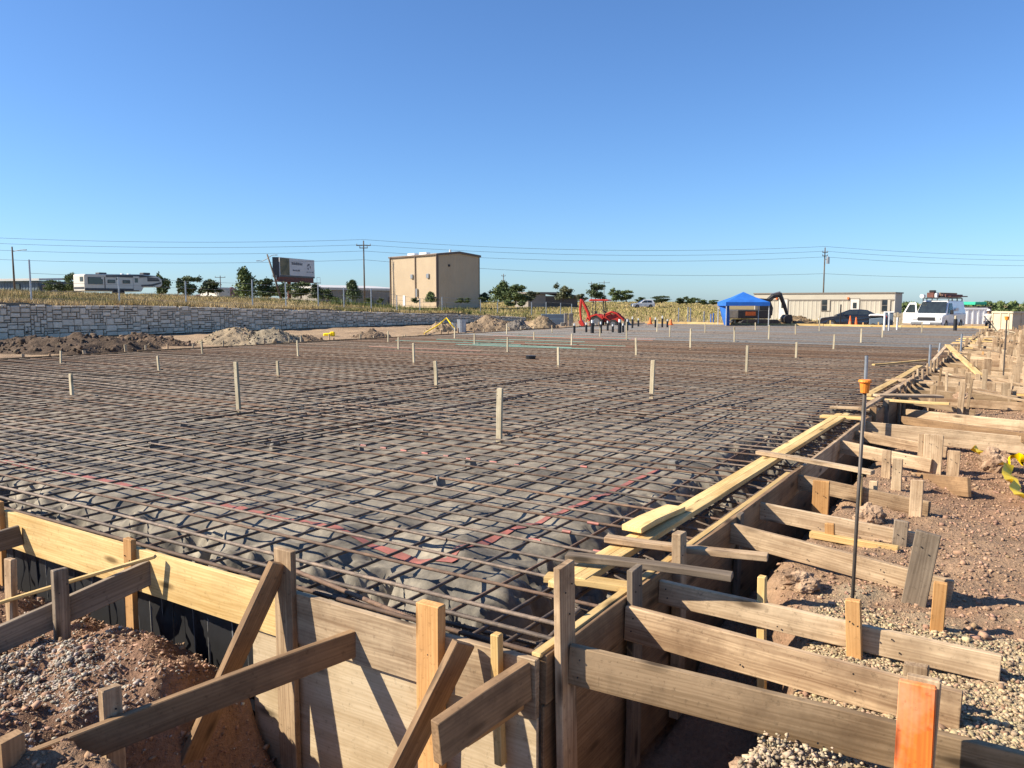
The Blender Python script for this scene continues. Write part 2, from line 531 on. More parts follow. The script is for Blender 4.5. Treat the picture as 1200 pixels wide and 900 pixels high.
NAIL = MB().cyl((0, -.003, 0), (0, .002, 0), .0042, .0042, 8).build('nail', 'black')
NAILD = NAIL.data
bpy.data.objects.remove(NAIL)


def nails(o, t, pts):
    yy = o.matrix_world.to_3x3().col[1]
    sg = 1 if yy.dot(CAM - o.matrix_world.translation) > 0 else -1
    for (x, z) in pts:
        n = link('nail', NAILD, None, o); n.location = (x + rnd.uniform(-.012, .012), sg * (t / 2 + .0035), z + rnd.uniform(-.01, .01)); n.scale = (1, .9, 1)


def stake(u, v, ztop, zbot, w, t, face, m, lean=(0, 0), label=None, group=None, name='wooden_stake', cat='stake'):
    """vertical board; face 'U' = its width runs along u, 'V' = along v"""
    A = S(u, v, ztop); h = ztop - zbot
    B = S(u - lean[0] * h, v - lean[1] * h, zbot)
    wd = U if face == 'U' else V if face == 'V' else face
    o = board(name, A, B, w, t, m, wdir=wd, top=False, seg=4)
    if u < 7.5 and w > .07: nails(o, t, [(.10, -w * .22), (.13, w * .2)] + ([(.24, 0)] if h > .7 else []))
    return tag(o, label, cat, group)


# ================================================================== GROUND
def terrain(u, v):
    u = np.asarray(u, float); v = np.asarray(v, float)
    x = ORI.x + U.x * u + V.x * v; y = ORI.y + U.y * u + V.y * v
    big = fbm(x * 0.35, y * 0.35, 3, 3); fine = fbm(x * 2.2, y * 2.2, 11, 4); vf = fbm(x * 9, y * 9, 23, 3)
    base = -0.27 + big * 0.10 + fine * 0.09 + vf * 0.045
    # right-hand trench beside the form
    nf = 1 - sm(u, 1.0, 2.6)
    d = -v + fine * 0.25
    e = 0.98 * nf + 0.50 * (1 - nf)
    zb = -1.2 * nf - 0.72 * (1 - nf) + vf * .08
    hr = zb + (base - zb) * sm(d, e - 0.34, e + .02)
    h = np.where(v < 0, hr, base)
    # front pit and mound
    r = np.maximum(-u / 1.25 * 0.98, np.where(v < 0, -v, 0)) + fine * 0.2
    hp = -1.08 + vf * .16 + (base - 0.05 + 1.08) * sm(r, 0.72, 1.02)
    mound = -0.46 + big * 0.16 + fine * 0.16 + vf * 0.12 + 0.10 * np.exp(-((v - 2.45) / .4) ** 2 - ((u + .45) / .4) ** 2) - 0.10 * sm(-u, .30, .06)
    mk = sm(v + fine * .25, 1.72, 2.12)
    hf = hp * (1 - mk) + mound * mk
    ft = sm(-u, -0.001, 0.001)
    h = h * (1 - ft) + hf * ft
    # below the slab
    ins = (u > -0.05) & (v > -0.03) & (u < 54.9) & (v < 22.9)
    h = np.where(ins, -1.15, h)
    # left of the slab up to the stone wall
    h = np.where((v >= 22.9) & (v < 40.2), -0.25 + big * .2 + fine * .12, h)
    # beyond
    zt = np.interp(u, [-60, 16, 25.6, 39.4, 54.8, 65, 80], [1.62, 1.52, 1.40, 0.98, 0.52, 0.10, -0.1])
    rise = np.interp(u, [16, 32, 50, 70], [1.05, 1.0, 1.2, 1.2])
    hb = zt + rise * sm(v - 40, 2, 26) - 1.2 * sm(v - 40, 45, 120) + big * .25 + fine * .15
    px = 600 + FPX * x / np.maximum(y, 1)
    fl = np.interp(y, [60, 80, 165, 205, 300, 900], [-.25, -.1, .35, 1.45, 1.5, 0.5])
    fr = np.interp(y, [70, 110, 200, 900], [-.25, -.5, -3, -3])
    lm = 1 - sm(px, 800, 900)
    fieldb = fl * lm + fr * (1 - lm) + big * .2
    k = sm(u, 56, 74)
    far = np.where(v > 40.2, hb * (1 - k) + np.maximum(fieldb, hb * 0 - 3) * k, fieldb)
    h = np.where((v > 40.2), far, h)
    kr = sm(u, 62, 76)
    h = np.where(v <= 40.2, h * (1 - kr) + fieldb * kr, h)
    back = sm(-u, 12, 60)
    return h, x, y, big, fine, vf


def tz(p):
    u, v = uv_of(Vector((p[0], p[1], 0)))
    return float(terrain(np.array([u]), np.array([v]))[0][0])


def lin(a, b, st): return np.arange(a, b, st)


ul = np.concatenate([np.array([-900, -500, -300, -180, -110, -70, -45, -28, -18, -12, -9, -7]), lin(-6, -2, .14), lin(-2.002, 7, .042), lin(7, 14, .09), lin(14, 60, .38), lin(60, 160, 2.4), np.array([175, 195, 220, 250, 300, 380, 500, 700, 1000, 1500, 2200])])
vl = np.concatenate([np.array([-2200, -1400, -900, -600, -400, -280, -200, -150, -110, -80, -60, -48]), lin(-40, -9, 1.0), lin(-9, -4, .12), lin(-4, 4, .042), lin(4, 6, .1), lin(6, 22, .5), lin(22, 26, .2), lin(26, 40, .4), np.array([40.15, 40.25]), lin(40.6, 76, .7), lin(76, 200, 4), np.array([220, 260, 320, 420, 600, 900, 1400, 2200])])
GU, GV = np.meshgrid(ul, vl, indexing='ij')
gh, gx, gy, gb, gf, gvf = terrain(GU, GV)
nu, nv = GU.shape
idx = np.arange(nu * nv).reshape(nu, nv)
gfaces = np.stack([idx[:-1, :-1], idx[1:, :-1], idx[1:, 1:], idx[:-1, 1:]], -1).reshape(-1, 4)[:, ::-1]


def soil_tint(u, v, x, y, big, fine):
    c = np.empty(u.shape + (3,))
    red = np.array([0.275, 0.168, 0.105]); tan = np.array([0.35, 0.25, 0.158]); grv = np.array([0.34, 0.27, 0.175]); grass = np.array([0.27, 0.205, 0.095]); dk = np.array([0.17, 0.115, 0.08])
    m = sm(fine + big, -.1, .25)[..., None]
    c[:] = red * (1 - m * .35) + tan * m * .35
    g = (sm(2.5 - u + fine, 0, .5) * sm(-v - .7 + fine * .5, 0, .4) * (u > -1))[..., None]
    c = c * (1 - g) + grv * g
    mg = (sm(-u + .1, 0, .1) * sm(v, 1.7, 2.2))[..., None]
    c = c * (1 - mg) + (np.array([.205, .122, .080]) * (1 + fine[..., None] * .8)) * mg
    l = sm(v, 22.9, 24)[..., None] * (1 - sm(v, 39, 40))[..., None]
    c = c * (1 - l) + (tan * 1.02 * (1 - m * .5) + dk * m * .5) * l
    b = sm(v, 40.1, 41)[..., None]
    c = c * (1 - b) + grass * (1 + .5 * big[..., None]) * b
    k = np.maximum(sm(u, 62, 72), 0)[..., None]
    c = c * (1 - k) + grass * (1 + .4 * big[..., None]) * k
    r = (sm(u, 60, 66) * (1 - sm(u, 95, 115)) * (1 - sm(v, 6, 16)))[..., None]
    c = c * (1 - r) + tan * r
    return np.clip(c, 0.02, 1)


gt = soil_tint(GU, GV, gx, gy, gb, gf)
gme = np_mesh('ground', np.stack([gx, gy, gh], -1).reshape(-1, 3), gfaces, True, gt.reshape(-1, 3))
tag(link('ground', gme, M['ground']), kind='structure')

# ================================================================== VAPOUR BARRIER PLASTIC
LU, LV = 54.9, 22.9


def plastic_z(u, v):
    d = np.minimum(np.minimum(u, LU - u), np.minimum(v * 0.9, LV - v))
    x, y = u, v
    d = np.minimum(d, np.hypot(u, v) * .75)
    wx = x + 0.35 * fbm(x * .9, y * .9, 41, 2); wy = y + 0.35 * fbm(x * .9, y * .9, 53, 2)
    r1 = 1 - np.abs(2 * fbm(wx * 2.6, wy * 1.5, 5, 2)) * 2.2
    r2 = 1 - np.abs(2 * fbm(wx * 4.4, wy * 5.5, 9, 2)) * 2.2
    r3 = fbm(wx * 11, wy * 12, 15, 2)
    near = .22 + .78 * (1 - sm(np.hypot(u + 3, v + 1.8), 4.5, 9.5))
    fr = 1 - sm(u, 1.2, 3.2); r0 = 1 - np.abs(2 * fbm(wx * 1.5 + .3, wy * 1.1, 61, 2)) * 2.0
    z = -0.135 + near * (0.028 * (r1 - .5) + 0.012 * (r2 - .5) + 0.008 * r3) + fr * near * .085 * (r0 - .66)
    z = np.minimum(z, -0.088)
    edge = 1 - sm(d, 0.30, 1.12)
    dd = 1 - sm(d + .22 * r3 + .16 * (r2 - .5) + .25 * (r0 - .6), 0.26, 0.82)
    z = z - 0.13 * edge * (0.9 + 0.9 * (r2 - .5)) - 0.62 * dd + 0.20 * edge * (1 - dd) * (r1 - .6) + .07 * edge * (r2 - .5)
    return z


pul = np.concatenate([lin(0.01, 5.5, .032), lin(5.5, 10, .06), lin(10, 20, .14), lin(20, LU, .45), np.array([LU])])
pvl = np.concatenate([lin(0.01, 7.5, .034), lin(7.5, 12, .07), lin(12, LV, .2), np.array([LV])])
PU, PV = np.meshgrid(pul, pvl, indexing='ij')
ph = plastic_z(PU, PV)
pxw = ORI.x + U.x * PU + V.x * PV; pyw = ORI.y + U.y * PU + V.y * PV
a, b = PU.shape
idx = np.arange(a * b).reshape(a, b)
pf = np.stack([idx[:-1, :-1], idx[1:, :-1], idx[1:, 1:], idx[:-1, 1:]], -1).reshape(-1, 4)[:, ::-1]
po = link('vapour_barrier', np_mesh('vapour_barrier', np.stack([pxw, pyw, ph], -1).reshape(-1, 3), pf, True), M['plastic'])
tag(po, 'dusty wrinkled grey-black plastic sheet spread under the whole rebar mat', 'plastic sheet')

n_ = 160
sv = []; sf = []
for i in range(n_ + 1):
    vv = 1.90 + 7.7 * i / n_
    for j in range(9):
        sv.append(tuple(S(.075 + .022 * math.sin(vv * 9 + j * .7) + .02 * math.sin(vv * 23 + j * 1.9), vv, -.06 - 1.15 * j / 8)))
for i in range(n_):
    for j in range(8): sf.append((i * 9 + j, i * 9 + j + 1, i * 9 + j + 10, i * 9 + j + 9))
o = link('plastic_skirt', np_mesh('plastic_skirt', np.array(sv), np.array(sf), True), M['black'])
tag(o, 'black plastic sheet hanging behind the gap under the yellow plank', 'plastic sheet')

# red seam tape on the plastic: an L following the inside of the edge beams
tv = []; tf = []


def strip(p, q, w):
    n = int((q - p).length / 0.05)
    dr = (q - p).normalized(); sd = Vector((-dr.y, dr.x))
    base = len(tv)
    for i in range(n + 1):
        c = p + (q - p) * (i / n); c = c + sd * 0.03 * math.sin(i * .11 + 1)
        for s_ in (-1, 1):
            e = c + sd * s_ * w / 2
            tv.append(S(e.x, e.y, float(plastic_z(np.array([e.x]), np.array([e.y]))[0]) + 0.007))
    for i in range(n):
        tf.append((base + 2 * i, base + 2 * i + 2, base + 2 * i + 3, base + 2 * i + 1))


strip(Vector((1.27, 1.40)), Vector((1.27, 9.5)), .085)
strip(Vector((1.22, 1.45)), Vector((4.7, 1.30)), .06)
o = link('seam_tape', np_mesh('seam_tape', np.array([tuple(p) for p in tv]), np.array(tf)), M['tape_red'])
tag(o, 'faded red seam tape stuck to the plastic sheet near the formwork corner', 'tape')

# ================================================================== REBAR MAT
mat_root = thing('rebar_mat', S(0, 0, 0), 0, 'large tied grid of rusty reinforcing bars covering the slab area', 'rebar mat')


def bar_mesh(p0, p1, r, n=6, seg=14, wob=0.012, ribs=None):
    """ribs: (start, end) metres from p0 in which the deformations are real rings"""
    p0 = Vector(p0); p1 = Vector(p1); L = (p1 - p0).length
    X = (p1 - p0) / L
    ts = [i / seg for i in range(seg + 1)]
    rr = [r] * (seg + 1)
    if ribs:
        st = 0.0085; k0 = int(ribs[0] / st); k1 = int(ribs[1] / st)
        rib = [(k * st / L, r * (1.10 if k % 2 else 0.93)) for k in range(k0, k1)]
        ts2 = [(t, r) for t in ts if t * L < ribs[0] - .02 or t * L > ribs[1] + .02] + rib
        ts2.sort(); ts = [t for t, _ in ts2]; rr = [q for _, q in ts2]
    sd = X.cross(Z).normalized()
    ph1, ph2 = rnd.random() * 9, rnd.random() * 9
    ts = np.array(ts); rr = np.array(rr)
    oy = wob * (np.sin(ph1 + ts * L * .55) + .5 * np.sin(ph2 + ts * L * 1.3)); oz = .35 * wob * np.sin(ph2 * 2 + ts * L * .8)
    P = np.array(p0)[None] + np.array(X)[None] * (ts * L)[:, None] + np.array(sd)[None] * oy[:, None] + np.array(Z)[None] * oz[:, None]
    an = np.arange(n) * 2 * math.pi / n
    vs = P[:, None, :] + rr[:, None, None] * (np.cos(an)[None, :, None] * np.array(sd)[None, None] + np.sin(an)[None, :, None] * np.array(Z)[None, None])
    k = len(ts); i = np.arange(k - 1)[:, None] * n; j = np.arange(n)[None]
    fs = np.stack([i + j, i + (j + 1) % n, i + n + (j + 1) % n, i + n + j], -1).reshape(-1, 4)
    return np_mesh('rebar', vs.reshape(-1, 3), fs, True)


def add_bar(p0, p1, r, m, n=6, seg=14, wob=0.012, ribs=None, name='rebar'):
    p0, p1 = Vector(p0), Vector(p1)
    me = bar_mesh((0, 0, 0), p1 - p0, r, n, seg, wob, ribs)
    o = link(name, me, M[m], mat_root)
    o.location = p0 - mat_root.location
    return o


ZU, ZL = -0.048, -0.066
u = 0.10; i = 0
vbars = []
while u < LU - .1:
    vbars.append(u); u += 0.30 if u > .4 else .17
far_blue = ([], []); far_rust = ([], [])
for i, u in enumerate(vbars):
    uu = u + rnd.uniform(-.03, .03); r = 0.0125 if u < .5 else 0.0105
    z = ZU if u > 1.2 else ZU + .012
    bl_p = min(1, max(0, (u - 24) / 12)) * .85
    if rnd.random() < bl_p: m = 'rebar_blue'
    else: m = 'rebar_top' if rnd.random() < (.65 if u < 5 else .45) else 'rebar_rust'
    ribs = (0.0, 5.6) if u < .6 else ((0.0, 4.2) if u < 1.9 else None)
    p0, p1 = S(uu, 0.035, z), S(uu + rnd.uniform(-.07, .07), LV - .1, z)
    if u < 31:
        add_bar(p0, p1, r, m, n=8 if u < 3 else 6 if u < 12 else 4, seg=24 if u < 10 else 8, wob=.022 if u > .5 else .008, ribs=ribs)
    else:
        me = bar_mesh(p0 - mat_root.location, p1 - mat_root.location, r, 4, 6)
        fb = far_blue if rnd.random() < .62 else far_rust
        far_v, far_f = fb[0], fb[1]; nb_ = sum(len(q) for q in far_v)
        far_v.append(np.array([q.co[:] for q in me.vertices])); far_f.append(np.array([p.vertices[:] for p in me.polygons]) + nb_)
        bpy.data.meshes.remove(me)
for fb, mm in ((far_blue, 'rebar_blue'), (far_rust, 'rebar_top')):
    tag(link('far_rebar', np_mesh('far_rebar', np.concatenate(fb[0]), np.concatenate(fb[1])), M[mm], mat_root), kind='stuff')
for k in range(46):      # lap splices and loose bars lying on the grid
    if k % 2:
        uu = rnd.choice(vbars[3:40]) + rnd.choice([-.035, .035]); v0 = rnd.uniform(.2, 12)
        add_bar(S(uu, v0, ZU + .004), S(uu + rnd.uniform(-.1, .1), v0 + rnd.uniform(1.2, 4.5), ZU + .004), .0105, rnd.choice(['rebar_top', 'rebar_rust']), n=6, seg=8, wob=.015)
    else:
        vv = rnd.uniform(.6, 12); u0 = rnd.uniform(.5, 14)
        add_bar(S(u0, vv, ZU + .012), S(u0 + rnd.uniform(1.5, 6), vv + rnd.uniform(-.25, .25), ZU + .012), .0105, rnd.choice(['rebar', 'rebar_rust']), n=6, seg=8, wob=.02)
v = 0.11; ubars = []
while v < LV - .1:
    ubars.append(v); v += .30 if v > .4 else .17
for i, v in enumerate(ubars):
    vv = v + rnd.uniform(-.03, .03); r = 0.0125 if v < .5 else 0.0105
    m = 'rebar' if rnd.random() < .7 else 'rebar_rust'
    add_bar(S(0.035, vv, ZL - (0.004 if v < .5 else 0)), S(LU - .1, vv + rnd.uniform(-.05, .05), ZL), r, m, n=6 if v < 8 else 4, seg=40, wob=.014)
# coated bars further off
for k in range(16):
    uu = rnd.uniform(17, 31); v0 = rnd.uniform(9, 16)
    add_bar(S(uu, v0, ZU + .014), S(uu + .05, v0 + rnd.uniform(4, 6.5), ZU + .014), .010, 'rebar_teal' if k % 2 else 'rebar_red', n=4, seg=6)
# loose and bent bars at the corner
add_bar(pz(345, 668, -.02), pz(497, 730, -.055), .0135, 'rebar_rust', n=8, seg=6, wob=.004, ribs=(0.3, 1.0))
add_bar(S(.22, .16, -.10), S(.50, .07, .035), .0125, 'rebar', n=8, seg=5, wob=.006, ribs=(0, .34))
add_bar(S(.10, .42, -.20), S(.85, .14, -.16), .0125, 'rebar', n=8, seg=5, wob=.01, ribs=(0, .8))
add_bar(S(.30, 2.0, -.15), S(.36, .08, -.14), .0125, 'rebar', n=8, seg=8, wob=.01, ribs=(0.5, 1.9))
add_bar(S(.13, 3.4, -.24), S(.13, .05, -.22), .0125, 'rebar', n=8, seg=8, wob=.01)
add_bar(S(.40, 3.4, -.33), S(.40, .05, -.31), .0125, 'rebar', n=8, seg=8, wob=.01)
for (uu, vv, zt) in ((.33, .37, .03), (.62, .34, .03), (.20, .82, .0), (.42, .62, .035), (.72, .2, .02), (.9, .52, .0)):
    add_bar(S(uu, vv, -.6), S(uu, vv, zt), .0125, 'rebar', n=8, seg=3, wob=.003, ribs=(.4, .62))
for k in range(22):
    vv = 1.95 + k * .16 + rnd.uniform(-.06, .06)
    add_bar(S(.045 + rnd.uniform(0, .03), vv, -.75), S(.05, vv + rnd.uniform(-.03, .03), -.09), .007, 'rebar_blue', n=6, seg=3, wob=.003)
for k in range(40):     # stirrups reaching across the right-hand edge beam
    uu = .7 + k * .30 + rnd.uniform(-.08, .08)
    add_bar(S(uu, .05, -.20 + rnd.uniform(-.05, .05)), S(uu + rnd.uniform(-.2, .2), .62, -.10), .0085, rnd.choice(['rebar', 'rebar_top']), n=6, seg=3, wob=.006)
# orange paint marks on one bar and near the corner
mk = [(3.62 + .03 * k, 4.6 - .3 * k) for k in range(10)] + [(1.6, 1.05), (1.9, .95), (2.2, .9), (1.3, .06), (1.62, .55)]
for (uu, vv) in mk:
    uu = min(vbars, key=lambda q: abs(q - uu))
    add_bar(S(uu, vv, ZU + .002), S(uu, vv - rnd.uniform(.05, .10), ZU + .002), .0125, 'tape_red', n=6, seg=2, wob=0, name='paint_mark')

# concrete spacer blocks carrying the mat
blk = MB().add([(-.045, -.04, 0), (.045, -.04, 0), (.045, .04, 0), (-.045, .04, 0), (-.034, -.03, .075), (.034, -.028, .08), (.036, .03, .075), (-.03, .03, .082)],
               [(0, 1, 2, 3), (4, 5, 6, 7), (0, 1, 5, 4), (1, 2, 6, 5), (2, 3, 7, 6), (3, 0, 4, 7)]).build('spacer_block', 'concrete', bevel=.005)
bl = [(420, 525), (300, 482), (552, 543), (640, 640), (698, 482), (573, 491), (750, 488), (790, 545), (322, 522), (497, 508), (515, 565), (215, 498), (180, 520), (380, 462), (440, 468), (620, 463), (857, 478), (870, 478), (720, 455), (265, 462)]
bl.sort()
for k, (x, y) in enumerate(bl):
    o = blk if k == 0 else blk.copy()
    if k: COL.objects.link(o)
    p = pz(x, y, -.10); uu, vv = uv_of(p)
    o.location = (p.x, p.y, float(plastic_z(np.array([uu]), np.array([vv]))[0]) - .01)
    o.rotation_euler = (rnd.uniform(-.2, .2), rnd.uniform(-.2, .2), rnd.uniform(0, 3))
    o.scale = (1.25,) * 3
    tag(o, 'small grey concrete spacer block under the rebar mat, %s from the left' % ordn(k + 1), 'spacer block', 'concrete spacer blocks under the rebar mat')

# ================================================================== FORMWORK
fw = thing('formwork', S(0, 3, 0), 0, 'front formwork wall of yellow planks and plywood facing the open pit', 'formwork')


def fpart(root, name, A, B, w, t, m, **k):
    o = board(name, A, B, w, t, m, **k)
    mw = o.matrix_world.copy(); o.parent = root; o.matrix_parent_inverse = root.matrix_world.inverted() if False else Matrix.Translation(-root.location)
    o.matrix_world = mw
    return o


bpy.context.view_layer.update()
fpart(fw, 'form_plank', S(-.019, 9.4, .02), S(-.019, 1.70, .0), .286, .038, 'fresh', wob=.005, seg=24)
fpart(fw, 'form_plank', S(-.020, 1.695, -.006), S(-.022, 0.0, -.006), .286, .038, 'pale', wob=.004, seg=10)
pl = fpart(fw, 'plywood_panel', S(-.016, 1.93, -.296), S(-.016, .0, -.296), .85, .019, 'ply', seg=6)
rf = thing('formwork', S(8, -.02, 0), 0, 'long brown formwork wall along the braced side of the slab', 'formwork')
bpy.context.view_layer.update()
x = 0.02; k = 0
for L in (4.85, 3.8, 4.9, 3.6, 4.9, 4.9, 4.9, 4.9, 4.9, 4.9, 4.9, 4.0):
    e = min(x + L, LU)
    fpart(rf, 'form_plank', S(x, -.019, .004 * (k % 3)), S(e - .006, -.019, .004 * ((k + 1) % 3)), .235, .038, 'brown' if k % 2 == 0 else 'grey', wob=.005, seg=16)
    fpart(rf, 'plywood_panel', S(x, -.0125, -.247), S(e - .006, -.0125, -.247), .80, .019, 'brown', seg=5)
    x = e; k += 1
fpart(rf, 'ledger_strip', S(.0, .008, .012), S(4.6, .008, .010), .02, .05, 'fresh', wob=.003)
lf = thing('formwork', S(27, LV, 0), 0, 'low dark formwork board along the far edge nearest the stone wall', 'formwork')
ff = thing('formwork', S(LU, 11, 0), 0, 'pale yellow formwork board across the far end of the slab', 'formwork')
bpy.context.view_layer.update()
x = -2.0
while x < LU:
    e = min(x + 4.88, LU)
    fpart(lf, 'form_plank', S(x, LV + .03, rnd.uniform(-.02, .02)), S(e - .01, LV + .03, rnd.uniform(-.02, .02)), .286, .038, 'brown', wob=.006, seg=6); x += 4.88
x = 0.0
while x < LV:
    e = min(x + 4.88, LV)
    fpart(ff, 'form_plank', S(LU + .06, x, .10 + rnd.uniform(-.02, .02)), S(LU + .06, e - .01, .10 + rnd.uniform(-.02, .02)), .286, .038, 'fresh', wob=.006, seg=6); x += 4.88

# ------------------------------------------------------------------ corner stakes and left-hand bracing
stake(0.135, -.0585, .40, -1.1, .14, .038, 'U', 'grey', (0, .012), 'tall grey post at the formwork corner, standing highest above the rebar')
stake(-.060, 1.60, .244, -1.15, .14, .038, 'V', 'grey', (0, .0), 'tall grey stake on the plywood side with a leaning prop against its left edge')
stake(-.060, .57, .150, -1.1, .14, .06, 'V', 'orange', (0, -.01), 'thick golden stake behind the steep prop on the plywood side')
stake(-.062, .19, .085, -.55, .045, .045, 'V', 'fresh', (0, .03), 'thin pale peg behind the short block at the formwork corner')
stake(-.060, 3.08, .06, -.75, .09, .038, 'V', 'orange', (0, 0), 'reddish stake standing halfway along the yellow plank where a brace meets it')
stake(-.060, 4.80, .075, -.75, .09, .038, 'V', 'orange', (0, 0), 'brownish stake at the left end of the yellow plank')
# brace from the plank down to the left
A = pu(415, 739, -.045); B = pz(-30, 905, -.30)
d = (B - A).normalized()
o = board('brace_board', A, A + d * 1.75, .145, .040, 'brown', wob=.004)
tag(o, 'brown brace board running from the plywood wall out to the lower left', 'brace')
p = pz(9, 862, -.16); bu, bv = uv_of(p)
stake(bu, bv, -.16, -.85, .09, .06, 'U', 'brown', (0, 0), 'brown stub post at the outer end of the lower left brace')
p = pz(128, 806, -.12); bu, bv = uv_of(p)
stake(bu, bv, -.12, -.75, .09, .045, 'U', 'grey', (0, 0), 'short grey stub behind the middle of the lower left brace')
# prop leaning on the grey stake
o = board('prop_board', pu(328, 660, -.10), S(-.62, 1.90, -1.05), .14, .038, 'brown', wdir=U * .9 + Z * .45 - V * .1, top=False)
tag(o, 'brown prop with split edge leaning from the grey stake into the pit', 'prop')
# steep prop near the corner
o = board('prop_board', pu(542, 752, -.125), S(-.66, .62, -1.0), .14, .038, 'brown', wdir=U * .9 + Z * .5 - V * .25, top=False)
tag(o, 'dark steep prop with a bright edge resting on the golden stake', 'prop')
# short block from the corner
o = board('brace_board', S(-.05, .03, -.02), S(-.62, .125, -.06), .185, .050, 'brown', wob=.004)
tag(o, 'short brown block with rough end grain sticking out of the formwork corner', 'brace')
o = board('brace_board', S(-.045, .075, -.19), S(-.40, .15, -.23), .06, .05, 'orange')
tag(o, 'narrow orange batten under the short corner block', 'batten')
# left-hand braces
A = pu(174, 656, -.05); B = pz(-60, 757, -.46 + .10)
o = board('brace_board', A, A + (B - A) * 1.25, .16, .038, 'dark', wob=.004)
tag(o, 'dark grey brace board across the mound, starting at the reddish stake', 'brace')
d = (B - A).normalized()
pb = A + d * .52; bu, bv = uv_of(pb)
stake(bu - .02, bv - .045, .0, -.7, .09, .038, 'U', 'dark', (.03, 0), 'dark stake nailed to the near side of the dark grey brace on the mound')
stake(bu - .05, bv + .48, -.02, -.65, .09, .038, 'V', 'grey', (.02, 0), 'short light grey stake behind the dark grey brace on the mound')
A = pu(22, 615, -.05)
o = board('brace_board', A, A - U * 1.0 + V * .25 - Z * .14, .15, .038, 'dark', wob=.003)
tag(o, 'dark brace board at the left end of the yellow plank', 'brace')
o = board('lath', pu(182, 650, -.09), pz(-30, 714, -.33), .022, .03, 'fresh')
tag(o, 'thin pale lath lying behind the dark grey brace', 'lath')
o = board('form_plank', S(.9, -.42, -.93), S(-.15, -.75, -1.0), .24, .038, 'brown', wdir=V, top=False)
tag(o, 'muddy plank lying at the bottom of the dark trench', 'plank')

# ------------------------------------------------------------------ right-hand braces near the camera
def brace(sx, sy, ex, ey, zb, w, m, label, t=.038, v0=-.045, group='brace boards along the right formwork', ext=0):
    A = pv(sx, sy, v0); B = pz(ex, ey, zb); B = B + Z * w
    B = B + (B - A).normalized() * ext
    o = board('brace_board', A, B, w, t, m, wob=.004)
    L_ = (B - A).length
    if A.y < 12: nails(o, t, [(.05, -w * .3), (.055, -w * .7), (L_ * .72, -w * .25), (L_ * .74, -w * .7), (L_ * .4, -w * .8)])
    return tag(o, label, 'brace', group)


brace(668, 756, 1200, 937, -.27, .188, 'tan', 'nearest brown-grey brace, running behind the orange painted stake', ext=.9, v0=-.085)
brace(733, 709, 1126, 858, -.27, .19, 'grey', 'second brace from the near corner, ending just past the orange stake')
brace(773, 680, 1172, 798, -.26, .14, 'pale', 'third brace from the near corner, with the short orange stub leaning on it')
brace(857, 611, 1116, 709, -.28, .15, 'pale', 'fourth brace from the near corner, ending behind a wide leaning grey stake')
brace(890, 588, 1075, 645, -.27, .14, 'pale', 'fifth brace from the near corner, with pale battens at its foot')
brace(935, 556, 1090, 607, -.26, .14, 'grey', 'sixth brace from the near corner, crossing behind the orange-capped rod')
brace(1000, 548, 1134, 582, -.27, .19, 'brown', 'seventh brace from the near corner, darker brown than its neighbours')
brace(985, 516, 1092, 553, -.26, .15, 'pale', 'eighth brace from the near corner, reaching the wide grey stake')
brace(1003, 504, 1110, 537, -.26, .13, 'grey', 'ninth brace from the near corner, behind the wide grey stake')
brace(1012, 493, 1205, 533, -.27, .22, 'pale', 'tenth brace from the near corner, long and running behind the brown rock', ext=.7)
brace(1058, 487, 1205, 520, -.12, .12, 'brown', 'narrow brown plank stacked between two long pale planks', ext=.7, v0=-.34)
brace(1063, 479, 1205, 506, -.14, .15, 'pale', 'long pale plank with nail holes lying on the brown plank', ext=.7, v0=-.32)

# stakes on the right form and at the brace ends
stake(.93, -.0585, .154, -1.0, .13, .038, 'U', 'dark', (0, 0), 'dark grey stake standing at the end of the second brace')
stake(1.60, -.0585, .188, -1.0, .10, .06, 'U', 'pale', (0, 0), 'pale square stake between the two top ties')
stake(2.86, -.0585, .02, -.8, .09, .038, 'U', 'dark', (0, 0), 'dark stub where the fourth brace meets the form')
p = pz(895, 748, -.45); bu, bv = uv_of(p)
stake(1.40, -.63, .075, -.95, .045, .045, 'U', 'fresh', (0, .015), 'slim yellow peg standing in the trench behind the tie end')
stake(3.36, -.613, -.09, -.5, .07, .035, 'V', 'orange', (0, .03), 'short orange peg behind the fifth brace')
stake(3.50, -1.095, -.03, -.5, .10, .038, 'V', 'dark', (-.05, -.06), 'stubby grey stake nailed to the end of the fifth brace')
stake(2.36, -1.36, .20, -.5, .14, .038, 'V', 'dark', (-.03, -.14), 'wide grey leaning stake at the end of the fourth brace')
stake(1.97, -1.47, .03, -.5, .07, .035, 'V', 'orange', (-.02, -.04), 'yellow-orange stake just right of the wide leaning grey stake')
stake(1.34, -1.105, .055, -.5, .075, .04, 'V', 'orange', (-.05, .07), 'short orange stub at the foot of the capped rod')
stake(4.35, -.34, .02, -.6, .14, .038, 'V', 'orange', (0, 0), 'wide tan stake standing in front of the sixth brace')
stake(4.65, -.61, .05, -.5, .06, .038, 'U', 'fresh', (0, 0), 'thin yellow stake right behind the capped rod')
stake(4.78, -.71, -.02, -.5, .07, .038, 'V', 'pale', (0, 0), 'thin pale stake beside the capped rod')
stake(6.15, -.64, .04, -.5, .09, .038, 'V', 'grey', (0, 0), 'short grey stake behind the eighth brace')
stake(5.55, -.82, .07, -.5, .09, .038, 'V', 'pale', (.02, -.01), 'pale stake in front of the dark brown seventh brace')
stake(4.50, -1.09, .09, -.5, .10, .038, 'V', 'pale', (0, 0), 'tall pale stake at the end of the sixth brace')
stake(6.80, -1.02, .15, -.5, .19, .038, 'V', 'pale', (0, 0), 'very wide pale stake at the end of the eighth brace')
stake(6.82, -.93, .15, -.5, .12, .038, 'V', 'grey', (0, 0), 'grey stake doubled up behind the very wide pale stake')
